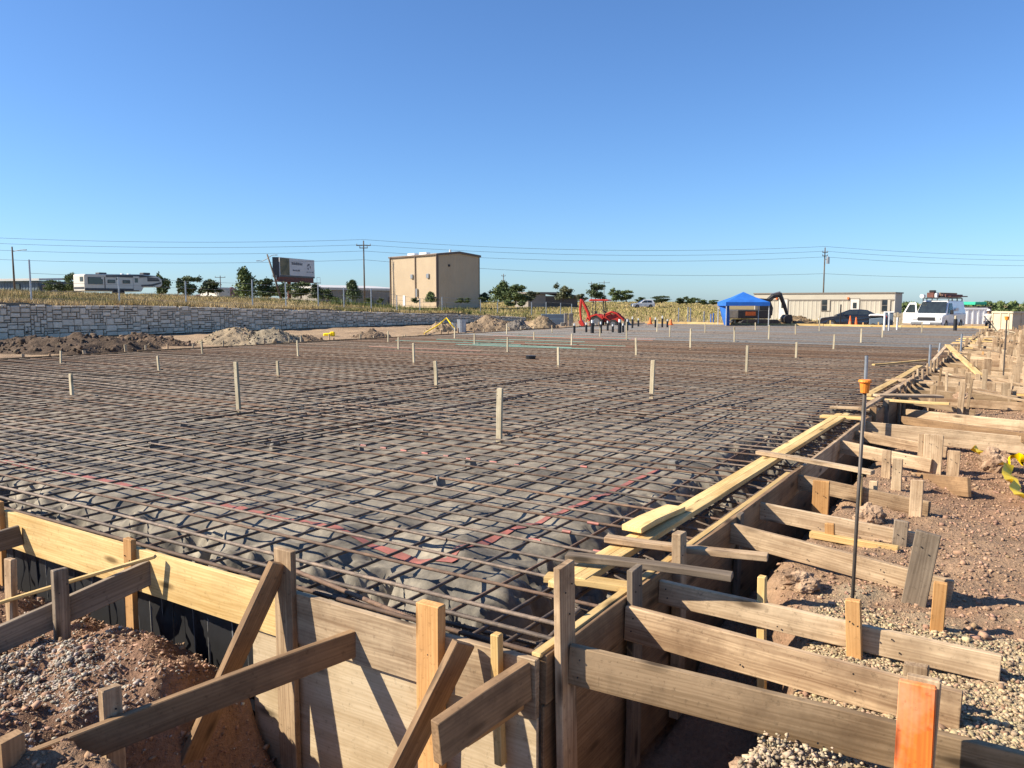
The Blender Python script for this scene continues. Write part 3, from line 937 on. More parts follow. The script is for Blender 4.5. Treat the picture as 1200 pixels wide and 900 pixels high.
stake(6.62, -1.24, .02, -.5, .12, .038, 'V', 'grey', (0, -.02), 'grey stake right of the very wide pale stake')
stake(9.2, -.06, .12, -.5, .09, .038, 'V', 'brown', (0, 0), 'brown stake at the foot of the grey steel pipe')
stake(10.4, -.07, .10, -.5, .09, .038, 'V', 'dark', (0, 0), 'grey stake behind the grey steel pipe')
# orange painted stake
p = pz(1078, 905, -.30); bu, bv = uv_of(p)
t_ = thing('wooden_stake', S(bu, bv, 0), 0, 'stake with bright orange painted face beside the nearest brace', 'stake')
bpy.context.view_layer.update()
A = pu(1077, 800, .18); au, av = uv_of(A); oz_ = A.z
fpart(t_, 'post', S(au, av, oz_), S(au - .03, av, -.62), .125, .03, 'paint_orange', wdir=V, top=False)
fpart(t_, 'post', S(au + .035, av - .01, oz_ + .01), S(au + .0, av, -.62), .115, .036, 'pale', wdir=V, top=False)
p = pz(1075, 778, -.03); bu, bv = uv_of(p)
stake(bu, bv, -.03, -.5, .10, .05, 'V', 'grey', (0, 0), 'grey and orange stub behind the orange painted stake')

# ties and ledgers on top of the edge beam
def toptie(A, B, w, t, m, label, name='tie_board', cat='tie board'):
    return tag(board(name, A, B, w, t, m, wdir=U, top=False, wob=.003), label, cat)


toptie(pz(664, 652, .075), pz(858, 676, .075), .085, .038, 'dark', 'dark grey tie across the edge beam, nearest the corner')
toptie(pz(710, 630, .07), pz(900, 653, .07), .085, .038, 'grey', 'grey tie across the edge beam, second from the corner')
toptie(pz(888, 531, .065), pz(1023, 553, .065), .085, .038, 'pale', 'pale tie crossing the edge beam beside the capped rod')
toptie(pz(962, 487, .05), pz(1012, 491, .05), .14, .038, 'fresh', 'yellow cross piece at the far end of the first ledger')
toptie(pz(1016, 467, .09), pz(1113, 473, .09), .09, .038, 'fresh', 'yellow tie over the edge beam beside the grey steel pipe')
toptie(pz(1045, 444, .08), pz(1098, 447, .08), .09, .038, 'grey', 'grey tie crossing the second ledger')
def ledger(A, B, w, t, m, label):
    return tag(board('ledger_board', A, B, w, t, m, wdir=V, top=False, wob=.004), label, 'ledger')


ledger(S(.93, .285, .024), S(8.75, .20, .034), .085, .04, 'fresh', 'long yellow ledger nearest the form, over the edge beam')
ledger(S(.80, .375, .022), S(8.70, .29, .034), .085, .04, 'fresh', 'long yellow ledger on the slab side of the pair')
ledger(S(1.86, .375, .066), S(2.62, .345, .066), .15, .04, 'fresh', 'short wide yellow block laid on top of the two ledgers')
toptie(S(.92, .50, .0), S(1.02, -.02, .0), .10, .038, 'fresh', 'yellow cleat under the dark grey tie at the near ledger end')
ledger(S(11.2, .33, .07), S(18.7, .27, .05), .14, .04, 'fresh', 'second yellow ledger further along, seen past the grey steel pipe')
ledger(S(19.1, 1.38, .02), S(20.8, .33, .05), .09, .04, 'fresh', 'loose bright yellow board lying out over the rebar')
toptie(S(9.8, .62, .01), S(9.72, -.05, .02), .14, .038, 'grey', 'loose grey board lying on the rebar near the steel pipe')
tag(board('tie_board', S(8.9, .05, .12), S(15.2, -.02, .10), .09, .038, 'grey', wdir=V, top=False), 'narrow grey board laid lengthwise along the form top past the pipe', 'tie board')
tag(board('tie_board', S(10.6, .1, .14), S(11.8, -.7, .05), .14, .038, 'pale', wdir=U, top=False), 'short pale diagonal board near the second ledger', 'tie board')
tag(board('tie_board', S(24.5, .1, .30), S(17.2, -1.05, .02), .14, .038, 'fresh', wdir=V, top=False), 'long yellow diagonal brace leaning down from the form far along', 'brace')
tag(board('tie_board', S(24.3, .12, .28), S(18.9, .12, .02), .09, .038, 'pale', wdir=V, top=False), 'pale raking board sloping down onto the form far along', 'brace')
# battens at the fifth brace
tag(board('batten', pz(950, 622, -.17), pz(1053, 640, -.18), .05, .06, 'fresh'), 'pale yellow batten on the ground below the fifth brace', 'batten')

# capped rod and steel pipes
bu, bv = 1.40, -1.10
B = pz(996, 755, -.27); bu, bv = uv_of(B)
topd = ray(1000, 458); hz = CAMZ + topd.z * (B.y / topd.y)
rt = thing('capped_rod', B, 0, 'upright dark steel rod with an orange safety cap', 'rod')
lx = (1000 - 996) / FPX * B.y
MB().tube([(0, 0, -.1), (lx * .4, 0, (hz - B.z) * .5), (lx, 0, hz - B.z)], .0095, 8).build('rod', 'rod', rt, smooth=True)
MB().cyl((lx, 0, hz - B.z - .012), (lx, 0, hz - B.z + .045), .021, .027, 14).cyl((lx, 0, hz - B.z + .0455), (lx, 0, hz - B.z + .060), .036, .031, 16).build('safety_cap', 'cap', rt, bevel=.003)
def pole_thing(name, px, pyb, pyt, zb, r, m, label, cat, group=None, lean=0.0):
    B = pz(px, pyb, zb); d = ray(px, pyt); h = CAMZ + d.z * (B.y / d.y) - zb
    o = MB().cyl((0, 0, -.12), (lean * h, 0, h), r, r, 10).build(name, m, loc=B)
    return tag(o, label, cat, group)


pole_thing('steel_pipe', 1012, 497, 417, .0, .022, 'steel', 'grey steel pipe standing at the form, tallest of the pipes', 'pipe')
pole_thing('steel_pipe', 1089, 431, 404, .0, .03, 'steel', 'left one of two white pipes standing together past the yellow board', 'pipe')
pole_thing('steel_pipe', 1099, 420, 402, .0, .03, 'steel', 'right one of two white pipes standing together past the yellow board', 'pipe', lean=.12)
pole_thing('steel_pipe', 1126, 412, 391, .0, .03, 'steel', 'slim grey pipe at the form beside the raking board', 'pipe')
B = pz(1175, 452, -.3); d = ray(1176, 374)
rt = thing('capped_rod', B, 0, 'distant dark rod with a small orange cap far along the braces', 'rod')
h = CAMZ + d.z * (B.y / d.y) - B.z
MB().cyl((0, 0, -.1), (0, 0, h), .016, .016, 8).build('rod', 'rod', rt)
MB().cyl((0, 0, h - .02), (0, 0, h + .06), .035, .05, 10).build('safety_cap', 'cap', rt)

# ------------------------------------------------------------------ braces and stakes further along (one of each is a thing)
u = 12.0; k = 11
woods = ['pale', 'grey', 'pale', 'tan', 'grey', 'pale', 'grey']
while u < 51:
    m = rnd.choice(woods); w = rnd.choice([.09, .14, .14, .185]); L = rnd.uniform(1.2, 2.5)
    zt = rnd.uniform(-.08, .02)
    o = board('brace_board', S(u, -.045, zt), S(u + rnd.uniform(-.25, .15), -L, -.27 + w + rnd.uniform(-.02, .06)), w, .038, m, seg=5)
    tag(o, 'weathered brace board, %s from the near corner along the form' % ordn(k), 'brace', 'brace boards along the right formwork')
    o = stake(u + .07, -.0585, rnd.uniform(.05, .3), -.6, .09, .038, 'U', rnd.choice(woods), (rnd.uniform(-.04, .04), 0), 'stake nailed to the form beside the %s brace' % ordn(k), 'stakes along the right formwork')
    o = stake(u - .03, -L * rnd.uniform(.72, .9), rnd.uniform(.0, .30), -.5, rnd.choice([.09, .14]), .038, 'V', rnd.choice(woods), (rnd.uniform(-.05, .05), rnd.uniform(-.08, .08)), 'stake driven at the outer end of the %s brace' % ordn(k), 'stakes along the right formwork')
    if rnd.random() < .75:
        o = stake(u + .3, -L * rnd.uniform(.3, .6), rnd.uniform(.0, .2), -.5, .09, .038, 'V', rnd.choice(woods), (rnd.uniform(-.08, .08), 0), 'extra stake standing just behind the %s brace' % ordn(k), 'stakes along the right formwork')
    for q in range(2):
        if rnd.random() < .6:
            stake(u + .12 + q * .28, -L * rnd.uniform(.15, 1.05), rnd.uniform(.0, .34), -.5, rnd.choice([.045, .06, .09]), .038, 'V', rnd.choice(woods + ['stake', 'orange']), (rnd.uniform(-.1, .1), rnd.uniform(-.08, .08)), '%s peg standing in the clutter just past the %s brace' % (('slim', 'leaning')[q], ordn(k)), 'stakes along the right formwork', name='wooden_peg', cat='peg')
    if rnd.random() < .35:
        a_ = rnd.uniform(-1.2, .3); o = board('loose_plank', S(u + rnd.uniform(-.2, .5), a_, .06), S(u + rnd.uniform(-.6, .9), a_ - rnd.uniform(.7, 1.6), -.16), .09, .038, rnd.choice(['pale', 'stake', 'grey']), wdir=U, top=False, seg=4)
        tag(o, 'loose plank lying askew over the %s brace along the form' % ordn(k), 'plank', 'loose planks on the right bracing')
    if rnd.random() < .3:
        o = board('tie_board', S(u + .2, .45, .05), S(u + .1, -rnd.uniform(.3, 1.0), .05), .09, .038, rnd.choice(['fresh', 'pale']), wdir=U, top=False, seg=4)
        tag(o, 'tie board over the form beside the %s brace' % ordn(k), 'tie board', 'ties across the right form')
    u += rnd.uniform(.65, 1.05); k += 1
# loose lumber on the dirt to the right
for (x0, y0, x1, y1, m, lab) in ((1120, 470, 1200, 478, 'pale', 'loose pale plank lying on the dirt near the distant capped rod'), (1135, 427, 1200, 436, 'pale', 'loose plank on the dirt past the distant capped rod'),
                                 (1160, 405, 1199, 412, 'fresh', 'loose yellow plank near the beige bin'), (1150, 452, 1199, 461, 'orange', 'loose orange plank on the dirt right of the distant rod')):
    o = board('loose_plank', pz(x0, y0, -.2), pz(x1 + 20, y1, -.2), .14, .04, m, seg=4); tag(o, lab, 'plank')

# grade stakes standing in the mat
gs = [(85, 467, 438), (186, 436, 417), (279, 485, 424), (326, 442, 423), (72, 427, 411), (349, 419, 399), (237, 416, 400), (510, 453, 423), (586, 516, 455), (485, 427, 402), (467, 411, 395), (455, 402, 388), (533, 398, 384), (556, 405, 391), (594, 393, 379),
      (595, 414, 395), (626, 400, 389), (647, 391, 384), (670, 406, 391), (654, 430, 407), (734, 400, 377), (745, 418, 396), (765, 465, 422), (785, 396, 381), (809, 409, 385), (826, 391, 379), (860, 402, 383), (875, 438, 405), (885, 388, 378), (901, 399, 381),
      (933, 421, 401), (932, 393, 380), (977, 411, 392), (960, 389, 370), (1009, 403, 385), (1034, 397, 381), (770, 390, 374), (1080, 391, 377), (703, 396, 384)]
gs.sort()
for k, (x, yb, yt) in enumerate(gs):
    B = pz(x, yb, -.10); d = ray(x, yt); zt = CAMZ + d.z * (B.y / d.y)
    bu, bv = uv_of(B)
    wpx = max(.045, min(.075, 7.5 * B.y / FPX)) if yb > 440 else .06
    o = stake(bu, bv, zt, -.22, wpx, .04, 'V', 'stake', (rnd.uniform(-.02, .02), rnd.uniform(-.03, .03)), 'slim pale grade stake standing in the rebar, %s from the left' % ordn(k + 1), 'grade stakes in the rebar mat')
# pegs along the far left form and the far end
for k in range(52):
    bu = 3.5 + k * .98 + rnd.uniform(-.4, .4)
    stake(bu, LV + .16 + rnd.uniform(0, .25), rnd.uniform(.0, .26), -.5, rnd.choice([.06, .09, .09]), .038, 'U', rnd.choice(['stake', 'stake', 'grey', 'pale']), (rnd.uniform(-.06, .06), 0), 'short peg outside the low dark form, %s from its near end' % ordn(k + 1), 'pegs along the low dark form', name='wooden_peg', cat='peg')
for k in range(20):
    bv = .8 + k * 1.08 + rnd.uniform(-.4, .4)
    stake(LU + .25, bv, rnd.uniform(.1, .35), -.5, .09, .038, 'V', rnd.choice(['stake', 'fresh', 'orange']), (0, 0), 'short peg behind the pale yellow far form, %s from its right end' % ordn(k + 1), 'pegs along the far form', name='wooden_peg', cat='peg')

# plumbing stubs in the slab
stubs = [(673, 392, 379), (687, 391, 378), (694, 392, 375), (704, 392, 377), (712, 389, 376), (718, 391, 380), (726, 392, 374), (730, 391, 379), (735, 389, 374), (741, 386, 371), (748, 384, 373), (768, 385, 372), (776, 385, 370), (782, 385, 374), (1119, 389, 370)]
for k, (x, yb, yt) in enumerate(stubs):
    B = pz(x, yb, -.12); d = ray(x, yt); h = CAMZ + d.z * (B.y / d.y) + .12
    r = .10 if k in (2, 6, 14) else .065
    t_ = thing('plumbing_stub', B, 0, 'black sleeved plumbing stub with pale top, %s from the left of the cluster' % ordn(k + 1) if k < 14 else 'lone thick black plumbing stub in front of the white van', 'pipe', 'plumbing stubs in the slab' if k < 14 else None)
    MB().cyl((0, 0, -.1), (0, 0, h * .80), r, r, 10).build('sleeve', 'black', t_)
    MB().cyl((0, 0, h * .80), (0, 0, h), r * .7, r * .7, 10).build('pipe_end', 'pvc' if k < 14 else 'stake', t_)
for k, (x, yb, yt, r) in enumerate(((1036, 389, 366, .06), (1041, 389, 366, .06), (1051, 388, 372, .05))):
    B = pz(x, yb, -.12); d = ray(x, yt); h = CAMZ + d.z * (B.y / d.y) + .12
    tag(MB().cyl((0, 0, -.1), (0, 0, h), r, r, 10).build('white_pipe', 'pvc', loc=B), 'tall white pipe stub left of the van, %s of three' % ordn(k + 1), 'pipe')
o = MB().cyl((0, 0, 0), (0, 0, .13), .13, .15, 14).build('bucket', 'black', loc=pz(622, 422, -.08)); tag(o, 'small black bucket sitting on the rebar mat', 'bucket')

# ================================================================== LOOSE STONES AND CLODS
IV = np.array([(x, y, z) for z in (-.62, .62) for y in (-.66, .66) for x in (-.7, .7)], float)
IV = np.concatenate([IV, [(0, 0, .98), (0, 0, -.9)]])
IF = np.array([(0, 1, 5), (0, 5, 4), (1, 3, 7), (1, 7, 5), (3, 2, 6), (3, 6, 7), (2, 0, 4), (2, 4, 6), (4, 5, 8), (5, 7, 8), (7, 6, 8), (6, 4, 8), (1, 0, 9), (3, 1, 9), (2, 3, 9), (0, 2, 9)])


def scatter(name, us, vs, size, tint, kindname, flat=.65, sink=.25, mesh_m='stones', zs=None):
    n = len(us)
    h, x, y, *_ = terrain(us, vs)
    if zs is not None: h = zs
    s = size[:, None] * rng.uniform(.5, 1.3, (n, 3)); s[:, 2] *= flat
    an = rng.uniform(0, 6.28, n)
    v = (IV[None] * (1 + rng.uniform(-.3, .3, (n, len(IV), 1))) + rng.uniform(-.2, .2, (n, len(IV), 3))) * s[:, None, :]
    tl = rng.uniform(-.5, .5, n)
    ct, st = np.cos(tl)[:, None], np.sin(tl)[:, None]
    v = np.stack([v[..., 0] * ct - v[..., 2] * st, v[..., 1], v[..., 0] * st + v[..., 2] * ct], -1)
    c, sn = np.cos(an)[:, None], np.sin(an)[:, None]
    v = np.stack([v[..., 0] * c - v[..., 1] * sn, v[..., 0] * sn + v[..., 1] * c, v[..., 2]], -1)
    v += np.stack([x, y, h + size * flat * (1 - 2 * sink) * .8], -1)[:, None, :]
    f = (IF[None] + (np.arange(n) * len(IV))[:, None, None]).reshape(-1, 3)
    t = np.repeat(np.clip(tint, .01, 1), len(IV), 0)
    return tag(link(name, np_mesh(name, v.reshape(-1, 3), f, False, t), M[mesh_m]), kind=kindname)


def tints(n, c, var=.22, hue=.05):
    b = rng.uniform(1 - var, 1 + var, (n, 1)); return np.array(c)[None] * b * (1 + rng.uniform(-hue, hue, (n, 3)))


n = 95000
us = rng.uniform(-1.2, 3.2, n); vs = rng.uniform(-4.2, -.62, n)
msk = sm(2.35 - us + fbm(us * 1.3, vs * 1.3, 77, 3) * 1.3 - (vs + 1.8) * .25, -.1, .35) * sm(-vs - .78 + fbm(us * 3, vs * 3, 78, 2) * .3, 0, .2)
kp = rng.random(n) < msk
us, vs = us[kp], vs[kp]
scatter('gravel', us, vs, rng.gamma(2.6, .0019, len(us)) + .003, tints(len(us), (.36, .275, .17), .42, .07), 'stuff')
n = 24000
us = rng.uniform(-1.7, -.1, n); vs = rng.uniform(1.75, 4.2, n)
g_ = np.exp(-(((us + .80) / .30) ** 2) - ((vs - 2.75) / .62) ** 2) + .04 + fbm(us * 2.5, vs * 2.5, 71, 3) * .6
kp = rng.random(n) < g_
us, vs = us[kp], vs[kp]
scatter('gravel', us, vs, rng.gamma(2.2, .002, len(us)) + .003, tints(len(us), (.33, .285, .235), .38, .05), 'stuff')
n = 42000
us = np.concatenate([rng.uniform(0, 1, 34000) ** 1.4 * 17 - 1.3, rng.uniform(-1.6, -.05, 8000)]); vs = np.concatenate([-.35 - rng.gamma(2.2, .9, 34000), rng.uniform(1.3, 4.5, 8000)])
scatter('clods', us, vs, rng.gamma(1.3, .0035, n) + .0035, tints(n, (.315, .20, .13), .34, .06), 'stuff')
# pale rubble at the pit edge under the nearest brace
n = 4200
us = rng.normal(.02, .12, n); vs = -1.04 + rng.normal(0, .15, n)
scatter('rubble', us, vs, rng.gamma(2.2, .0023, n) + .0035, tints(n, (.38, .295, .20), .4, .05), 'stuff', zs=terrain(us, vs)[0] + rng.uniform(-.02, .10, n))


def lump(name, loc, rad, m, seed, rough=.28, sub=4, parent=None, sc=(1, 1, 1), sink=.25):
    import bmesh
    bm = bmesh.new(); bmesh.ops.create_icosphere(bm, subdivisions=sub, radius=1)
    P = np.array([p.co[:] for p in bm.verts])
    d = fbm(P[:, 0] * 1.6 + seed, P[:, 1] * 1.6 + P[:, 2] * 2.1, seed, 4, .6) * 2 + .6 * fbm(P[:, 0] * 5 + seed, P[:, 1] * 5 - P[:, 2] * 4, seed + 5, 3)
    for p, q in zip(bm.verts, d): p.co = Vector((p.co.x * sc[0], p.co.y * sc[1], p.co.z * sc[2])) * (1 + rough * float(q)) * rad
    me = bpy.data.meshes.new(name); bm.to_mesh(me); bm.free()
    o = link(name, me, M[m], parent); o.location = Vector(loc) + Z * rad * sc[2] * (1 - 2 * sink)
    return o


def onground(px, py, z0=-.27):
    p = pz(px, py, z0); p = pz(px, py, tz(p)); return Vector((p.x, p.y, tz(p)))


tag(lump('rock', onground(1166, 550), .15, 'rock', 3, .5), 'large brown rock on the dirt beside the yellow caution tape', 'rock')
tag(lump('rock', onground(1018, 608), .11, 'rock', 8, .4), 'pale crumbly rock in front of the tall pale stake', 'rock')
tag(lump('rock', onground(938, 686), .085, 'rock', 12, .5, sc=(1.3, 1, .8)), 'crumbly brown clod at the trench edge behind the third brace', 'rock')
tag(lump('rock', S(.1, -1.02, -.42), .16, 'rock', 15, .4, sc=(1, 1.2, .7)), 'pale clod caked with gravel under the nearest brace', 'rock')
tag(lump('rock', onground(1128, 476), .16, 'rock', 19, .5), 'brown clod between the stakes near the distant capped rod', 'rock')

# yellow caution tape crumpled beside the rock
def tape(name, pts, w, label):
    vs = []; fs = []
    P = [Vector(p) for p in pts]; Q = []
    for i in range(len(P) - 1):
        for j in range(5): Q.append(P[i].lerp(P[i + 1], j / 5))
    Q.append(P[-1])
    for i, q in enumerate(Q):
        a_ = .9 * math.sin(i * .55) + .5 * math.sin(i * 1.3)
        dr = (Q[min(i + 1, len(Q) - 1)] - Q[max(0, i - 1)]).normalized(); sd = dr.cross(Z).normalized()
        ax = sd * math.cos(a_) + Z * abs(math.sin(a_))
        for s_ in (-.5, .5): vs.append(tuple(q + ax * w * s_ + Z * w * .4))
    for i in range(len(Q) - 1): fs.append((2 * i, 2 * i + 1, 2 * i + 3, 2 * i + 2))
    o = link(name, np_mesh(name, np.array(vs), np.array(fs), True), M['tape_yellow'])
    return tag(o, label, 'tape')


tape('caution_tape', [onground(*p) + Z * h for p, h in (((1176, 556), .05), ((1186, 553), .12), ((1200, 558), .10), ((1215, 556), .05))], .15, 'crumpled yellow caution tape heaped right of the brown rock')
tape('caution_tape', [onground(*p) + Z * h for p, h in (((1178, 560), .08), ((1184, 575), .06), ((1191, 588), .03), ((1203, 598), .02))], .15, 'yellow caution tape trailing toward the viewer from the heap')
tape('caution_tape', [onground(*p) + Z * h for p, h in (((1145, 537), .05), ((1150, 541), .07), ((1155, 550), .02))], .15, 'scrap of yellow caution tape left of the brown rock')

# ================================================================== STONE RETAINING WALL
VW = 39.9
wall = thing('retaining_wall', S(30, VW, 0), 0, 'long dry-laid grey stone retaining wall below the grass bank', 'wall')
def wtop(u): return float(np.interp(u, [-60, 16, 25.6, 39.4, 54.8, 65], [1.60, 1.50, 1.38, .96, .50, .12]))


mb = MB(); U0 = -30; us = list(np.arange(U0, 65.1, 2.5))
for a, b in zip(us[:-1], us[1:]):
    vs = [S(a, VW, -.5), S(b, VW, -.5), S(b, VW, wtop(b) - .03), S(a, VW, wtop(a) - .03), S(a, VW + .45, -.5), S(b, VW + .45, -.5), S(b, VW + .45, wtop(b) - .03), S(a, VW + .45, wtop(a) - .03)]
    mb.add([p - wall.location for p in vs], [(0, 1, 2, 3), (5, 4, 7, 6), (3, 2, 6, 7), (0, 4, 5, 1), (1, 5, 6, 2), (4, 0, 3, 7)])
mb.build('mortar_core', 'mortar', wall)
# lay out stones: courses with uneven heights, some split or doubled
cells = []
u = U0
occupied = {}
cw = .155; chh = .118
nu_ = int((65 - U0) / cw); nh_ = 18
grid = np.zeros((nu_, nh_), bool)
for j in range(nh_):
    for i in range(nu_):
        if grid[i, j]: continue
        uu = U0 + i * cw
        if -.22 + j * chh > wtop(uu) - .06: continue
        w = rnd.choice([1, 2, 2, 3, 3, 4]); h = rnd.choice([1, 1, 2, 2, 2, 3]) if w > 1 else rnd.choice([2, 3, 1])
        while w > 1 and (i + w > nu_ or grid[i:i + w, j].any()): w -= 1
        if w == 1 and h == 1 and rnd.random() < .6: h = 2
        while h > 1 and (j + h > nh_ or grid[i:i + w, j:j + h].any()): h -= 1
        while h > 1 and -.22 + (j + h - 1) * chh > wtop(uu) - .03: h -= 1
        grid[i:i + w, j:j + h] = True
        cells.append((uu, uu + w * cw, -.22 + j * chh, min(-.22 + (j + h) * chh, wtop(uu) + .0)))
stone_vars = []
for k in range(10):
    vs = []
    for sx, sz in ((-1, -1), (1, -1), (1, 1), (-1, 1)):
        vs.append((sx * .5, .5, sz * .5))
    for sx, sz in ((-1, -1), (1, -1), (1, 1), (-1, 1)):
        vs.append((sx * .5 + rnd.uniform(-.05, .03), -.2, sz * .5 + rnd.uniform(-.06, .04)))
    for sx, sz in ((-1, -1), (1, -1), (1, 1), (-1, 1)):
        vs.append((sx * .40 + rnd.uniform(-.05, .05), -.5 + rnd.uniform(-.12, .12), sz * .38 + rnd.uniform(-.05, .05)))
    fs = [(3, 2, 1, 0), (8, 9, 10, 11)]
    for q in (0, 4):
        for i in range(4): fs.append((q + i, q + (i + 1) % 4, q + 4 + (i + 1) % 4, q + 4 + i))
    mb = MB().add(vs, fs)
    stone_vars.append(mb)
smesh = []
for mb in stone_vars:
    o = mb.build('stone', 'stone1'); smesh.append(o.data); bpy.data.objects.remove(o)
RW = Matrix((U, -V * -1, Z)).transposed()      # local x=u, y=v, z
inview = [c for c in cells if c[1] > 14.8]
inview.sort(key=lambda c: -((c[1] - c[0]) * (c[3] - c[2])) / (c[0] + 22) ** 2 if c[3] - c[2] > .05 else 0)
rv_ = []; rf_ = []
smats = [np.array([p.co[:] for p in m.vertices]) for m in smesh]
rot = math.atan2(U.y, U.x)
det = [c for c in inview]
big_ids = set(id(c) for c in inview[:300])
for c in cells:
    g = .016
    ux, hx = c[1] - c[0] - 2 * g, c[3] - c[2] - 2 * g
    if hx < .03: continue
    k = rnd.randrange(10); dep = rnd.uniform(.10, .15)
    ce = S((c[0] + c[1]) / 2, VW - .015 - rnd.uniform(0, .02), (c[2] + c[3]) / 2)
    if id(c) in big_ids:
        o = link('stone', smesh[k], None, wall)
        o.location = ce - wall.location; o.rotation_euler = (0, 0, rot); o.scale = (ux, dep, hx)
    else:
        P = smats[k] * np.array([ux, dep, hx]); b0 = len(rv_)
        for p in P: rv_.append(tuple(ce + U * p[0] + V * p[1] + Z * p[2] - wall.location))
        for f in smesh[k].polygons: rf_.append(tuple(b0 + q for q in f.vertices))
me = bpy.data.meshes.new('stonework'); me.from_pydata(rv_, [], rf_); me.update()
tag(link('stonework', me, M['stone1'], wall), kind='stuff')
for k in range(14):
    p = S(17.5 + k * 3.3, VW - .10, .12)
    MB().cyl(-V * .02, V * .1, .055, .055, 8).build('weep_pipe', 'black', wall, loc=p - wall.location)

# ================================================================== HEAPS
def heap(px, pyb, wpx, hpx, tint, label, seed, D=None, depth=.8, name='dirt_pile', cat='dirt pile', ragged=.35, clods=True):
    B = pz(px, pyb, -.25) if D is None else pd(px, pyb, D)
    D = B.y; w = wpx * D / FPX / 2; h = hpx * .74 * D / FPX
    n = 64
    g = np.linspace(-1.15, 1.15, n)
    X, Y = np.meshgrid(g, g, indexing='ij')
    r = np.hypot(X, Y) + fbm(X * 1.3 + seed, Y * 1.3, seed, 3) * .5
    z = np.clip(1 - r, 0, 1) ** .85
    z = z * (1 + fbm(X * 3.2 + seed, Y * 3.2, seed + 4, 4) * ragged * 1.9) + sm(z, 0, .12) * (fbm(X * 8, Y * 8 + seed, seed + 8, 4, .7) * ragged * 1.1)
    z = np.where(r > 1, -.12, z)
    idx = np.arange(n * n).reshape(n, n)
    f = np.stack([idx[:-1, :-1], idx[1:, :-1], idx[1:, 1:], idx[:-1, 1:]], -1).reshape(-1, 4)
    tc = np.array(tint)[None] * (1 + .7 * fbm(X * 2.5, Y * 2.5 + seed, seed + 2, 4).reshape(-1, 1))
    me = np_mesh(name, np.stack([X * w, Y * w * depth, z * h * 1.12], -1).reshape(-1, 3), f, False, tc)
    o = link(name, me, M['heap'])
    if clods:
        zz = z.reshape(-1); ok = np.where(zz > .03)[0]
        nn = 420; pick = ok[rng.integers(0, len(ok), nn)]
        sz = np.minimum(rng.gamma(1.5, w * .007, nn) + w * .004, .16)
        vv = IV[None] * (1 + rng.uniform(-.35, .35, (nn, len(IV), 1))) + rng.uniform(-.25, .25, (nn, len(IV), 3))
        vv = vv * sz[:, None, None]
        base_ = np.stack([X.reshape(-1)[pick] * w, Y.reshape(-1)[pick] * w * depth, zz[pick] * h * 1.12], -1) + rng.uniform(-1, 1, (nn, 3)) * np.array([w * .03, w * .03, 0])
        vv = (vv + base_[:, None]).reshape(-1, 3); ff_ = (IF[None] + (np.arange(nn) * len(IV))[:, None, None]).reshape(-1, 3)
        tag(link('clods', np_mesh('clods', vv, ff_, False, np.repeat(tints(nn, tint, .35), len(IV), 0)), M['stones'], o), kind='stuff')
    o.location = (B.x, B.y + w * depth * .8, tz((B.x, B.y + w * depth * .8)) - .02)
    return tag(o, label, cat)


heap(60, 414, 190, 24, (.10, .072, .052), 'dark brown dirt heap at the left end of the low dark form', 5, ragged=.5)
heap(150, 408, 120, 16, (.14, .098, .068), 'low brown dirt heap between the dark heap and the pale gravel heaps', 6, ragged=.5)
heap(10, 408, 110, 18, (.085, .062, .046), 'dark clod heap at the left edge of the picture below the stone wall', 7, ragged=.5)
heap(268, 404, 100, 25, (.27, .21, .14), 'pale gravel heap with a gentle left slope below the stone wall', 9, ragged=.2)
heap(312, 404, 90, 27, (.235, .195, .14), 'grey gravel heap right of the gentle pale one', 10, ragged=.2)
heap(352, 402, 60, 12, (.19, .135, .09), 'small brown heap at the foot of the grey gravel heap', 12)
heap(433, 396, 48, 13, (.20, .145, .10), 'low brown heap left of the yellow cord heap', 14)
heap(516, 389, 46, 16, (.27, .20, .13), 'tan heap with a yellow cord draped over it', 16)
heap(572, 388, 70, 24, (.24, .175, .115), 'large brown dirt heap in front of the end of the stone wall', 18, ragged=.22)
heap(606, 388, 40, 17, (.17, .15, .13), 'dark grey gravel heap leaning on the large brown heap', 19)
heap(635, 385, 48, 22, (.25, .185, .115), 'conical tan dirt heap left of the red tractor', 20, ragged=.15)
heap(938, 381, 60, 14, (.22, .155, .09), 'brown dirt heap right of the blue canopy', 24)
heap(1000, 380, 40, 6, (.24, .17, .10), 'low dirt ridge in front of the dark sedan', 25)
# yellow cord and debris
mb = MB(); mb.tube([pz(497, 391, -.2), pd(507, 385, 49), pd(516, 379, 49), pd(523, 372.5, 49.5), pd(528, 379, 49), pd(533, 385, 49)], .04, 6)
tag(mb.build('yellow_hose', 'tape_yellow'), 'yellow hose draped over the tan heap', 'hose')
tag(MB().box(-.25, -.2, 0, .2, .2, .22).box(.1, -.15, .03, .35, .1, .3).build('yellow_sack', 'tape_yellow', bevel=.05, loc=pz(385, 395, -.3)), 'yellow sack lying beyond the low dark form', 'sack')
B = pd(541, 390, 50)
t_ = thing('barrel', (B.x, B.y, -.3), 0, 'grey plastic barrel beside the yellow hose heap', 'barrel')
MB().cyl((0, 0, 0), (0, 0, .85), .29, .29, 14).build('drum', 'steel', t_); MB().cyl((0, 0, .85), (0, 0, .89), .31, .31, 14).build('lid', 'black', t_)
t2 = copy_thing(t_); t2.location = (B.x - .5, B.y + .3, -.35); t2.scale = (.6, .6, .8); t2['label'] = 'smaller dark barrel just left of the grey barrel'

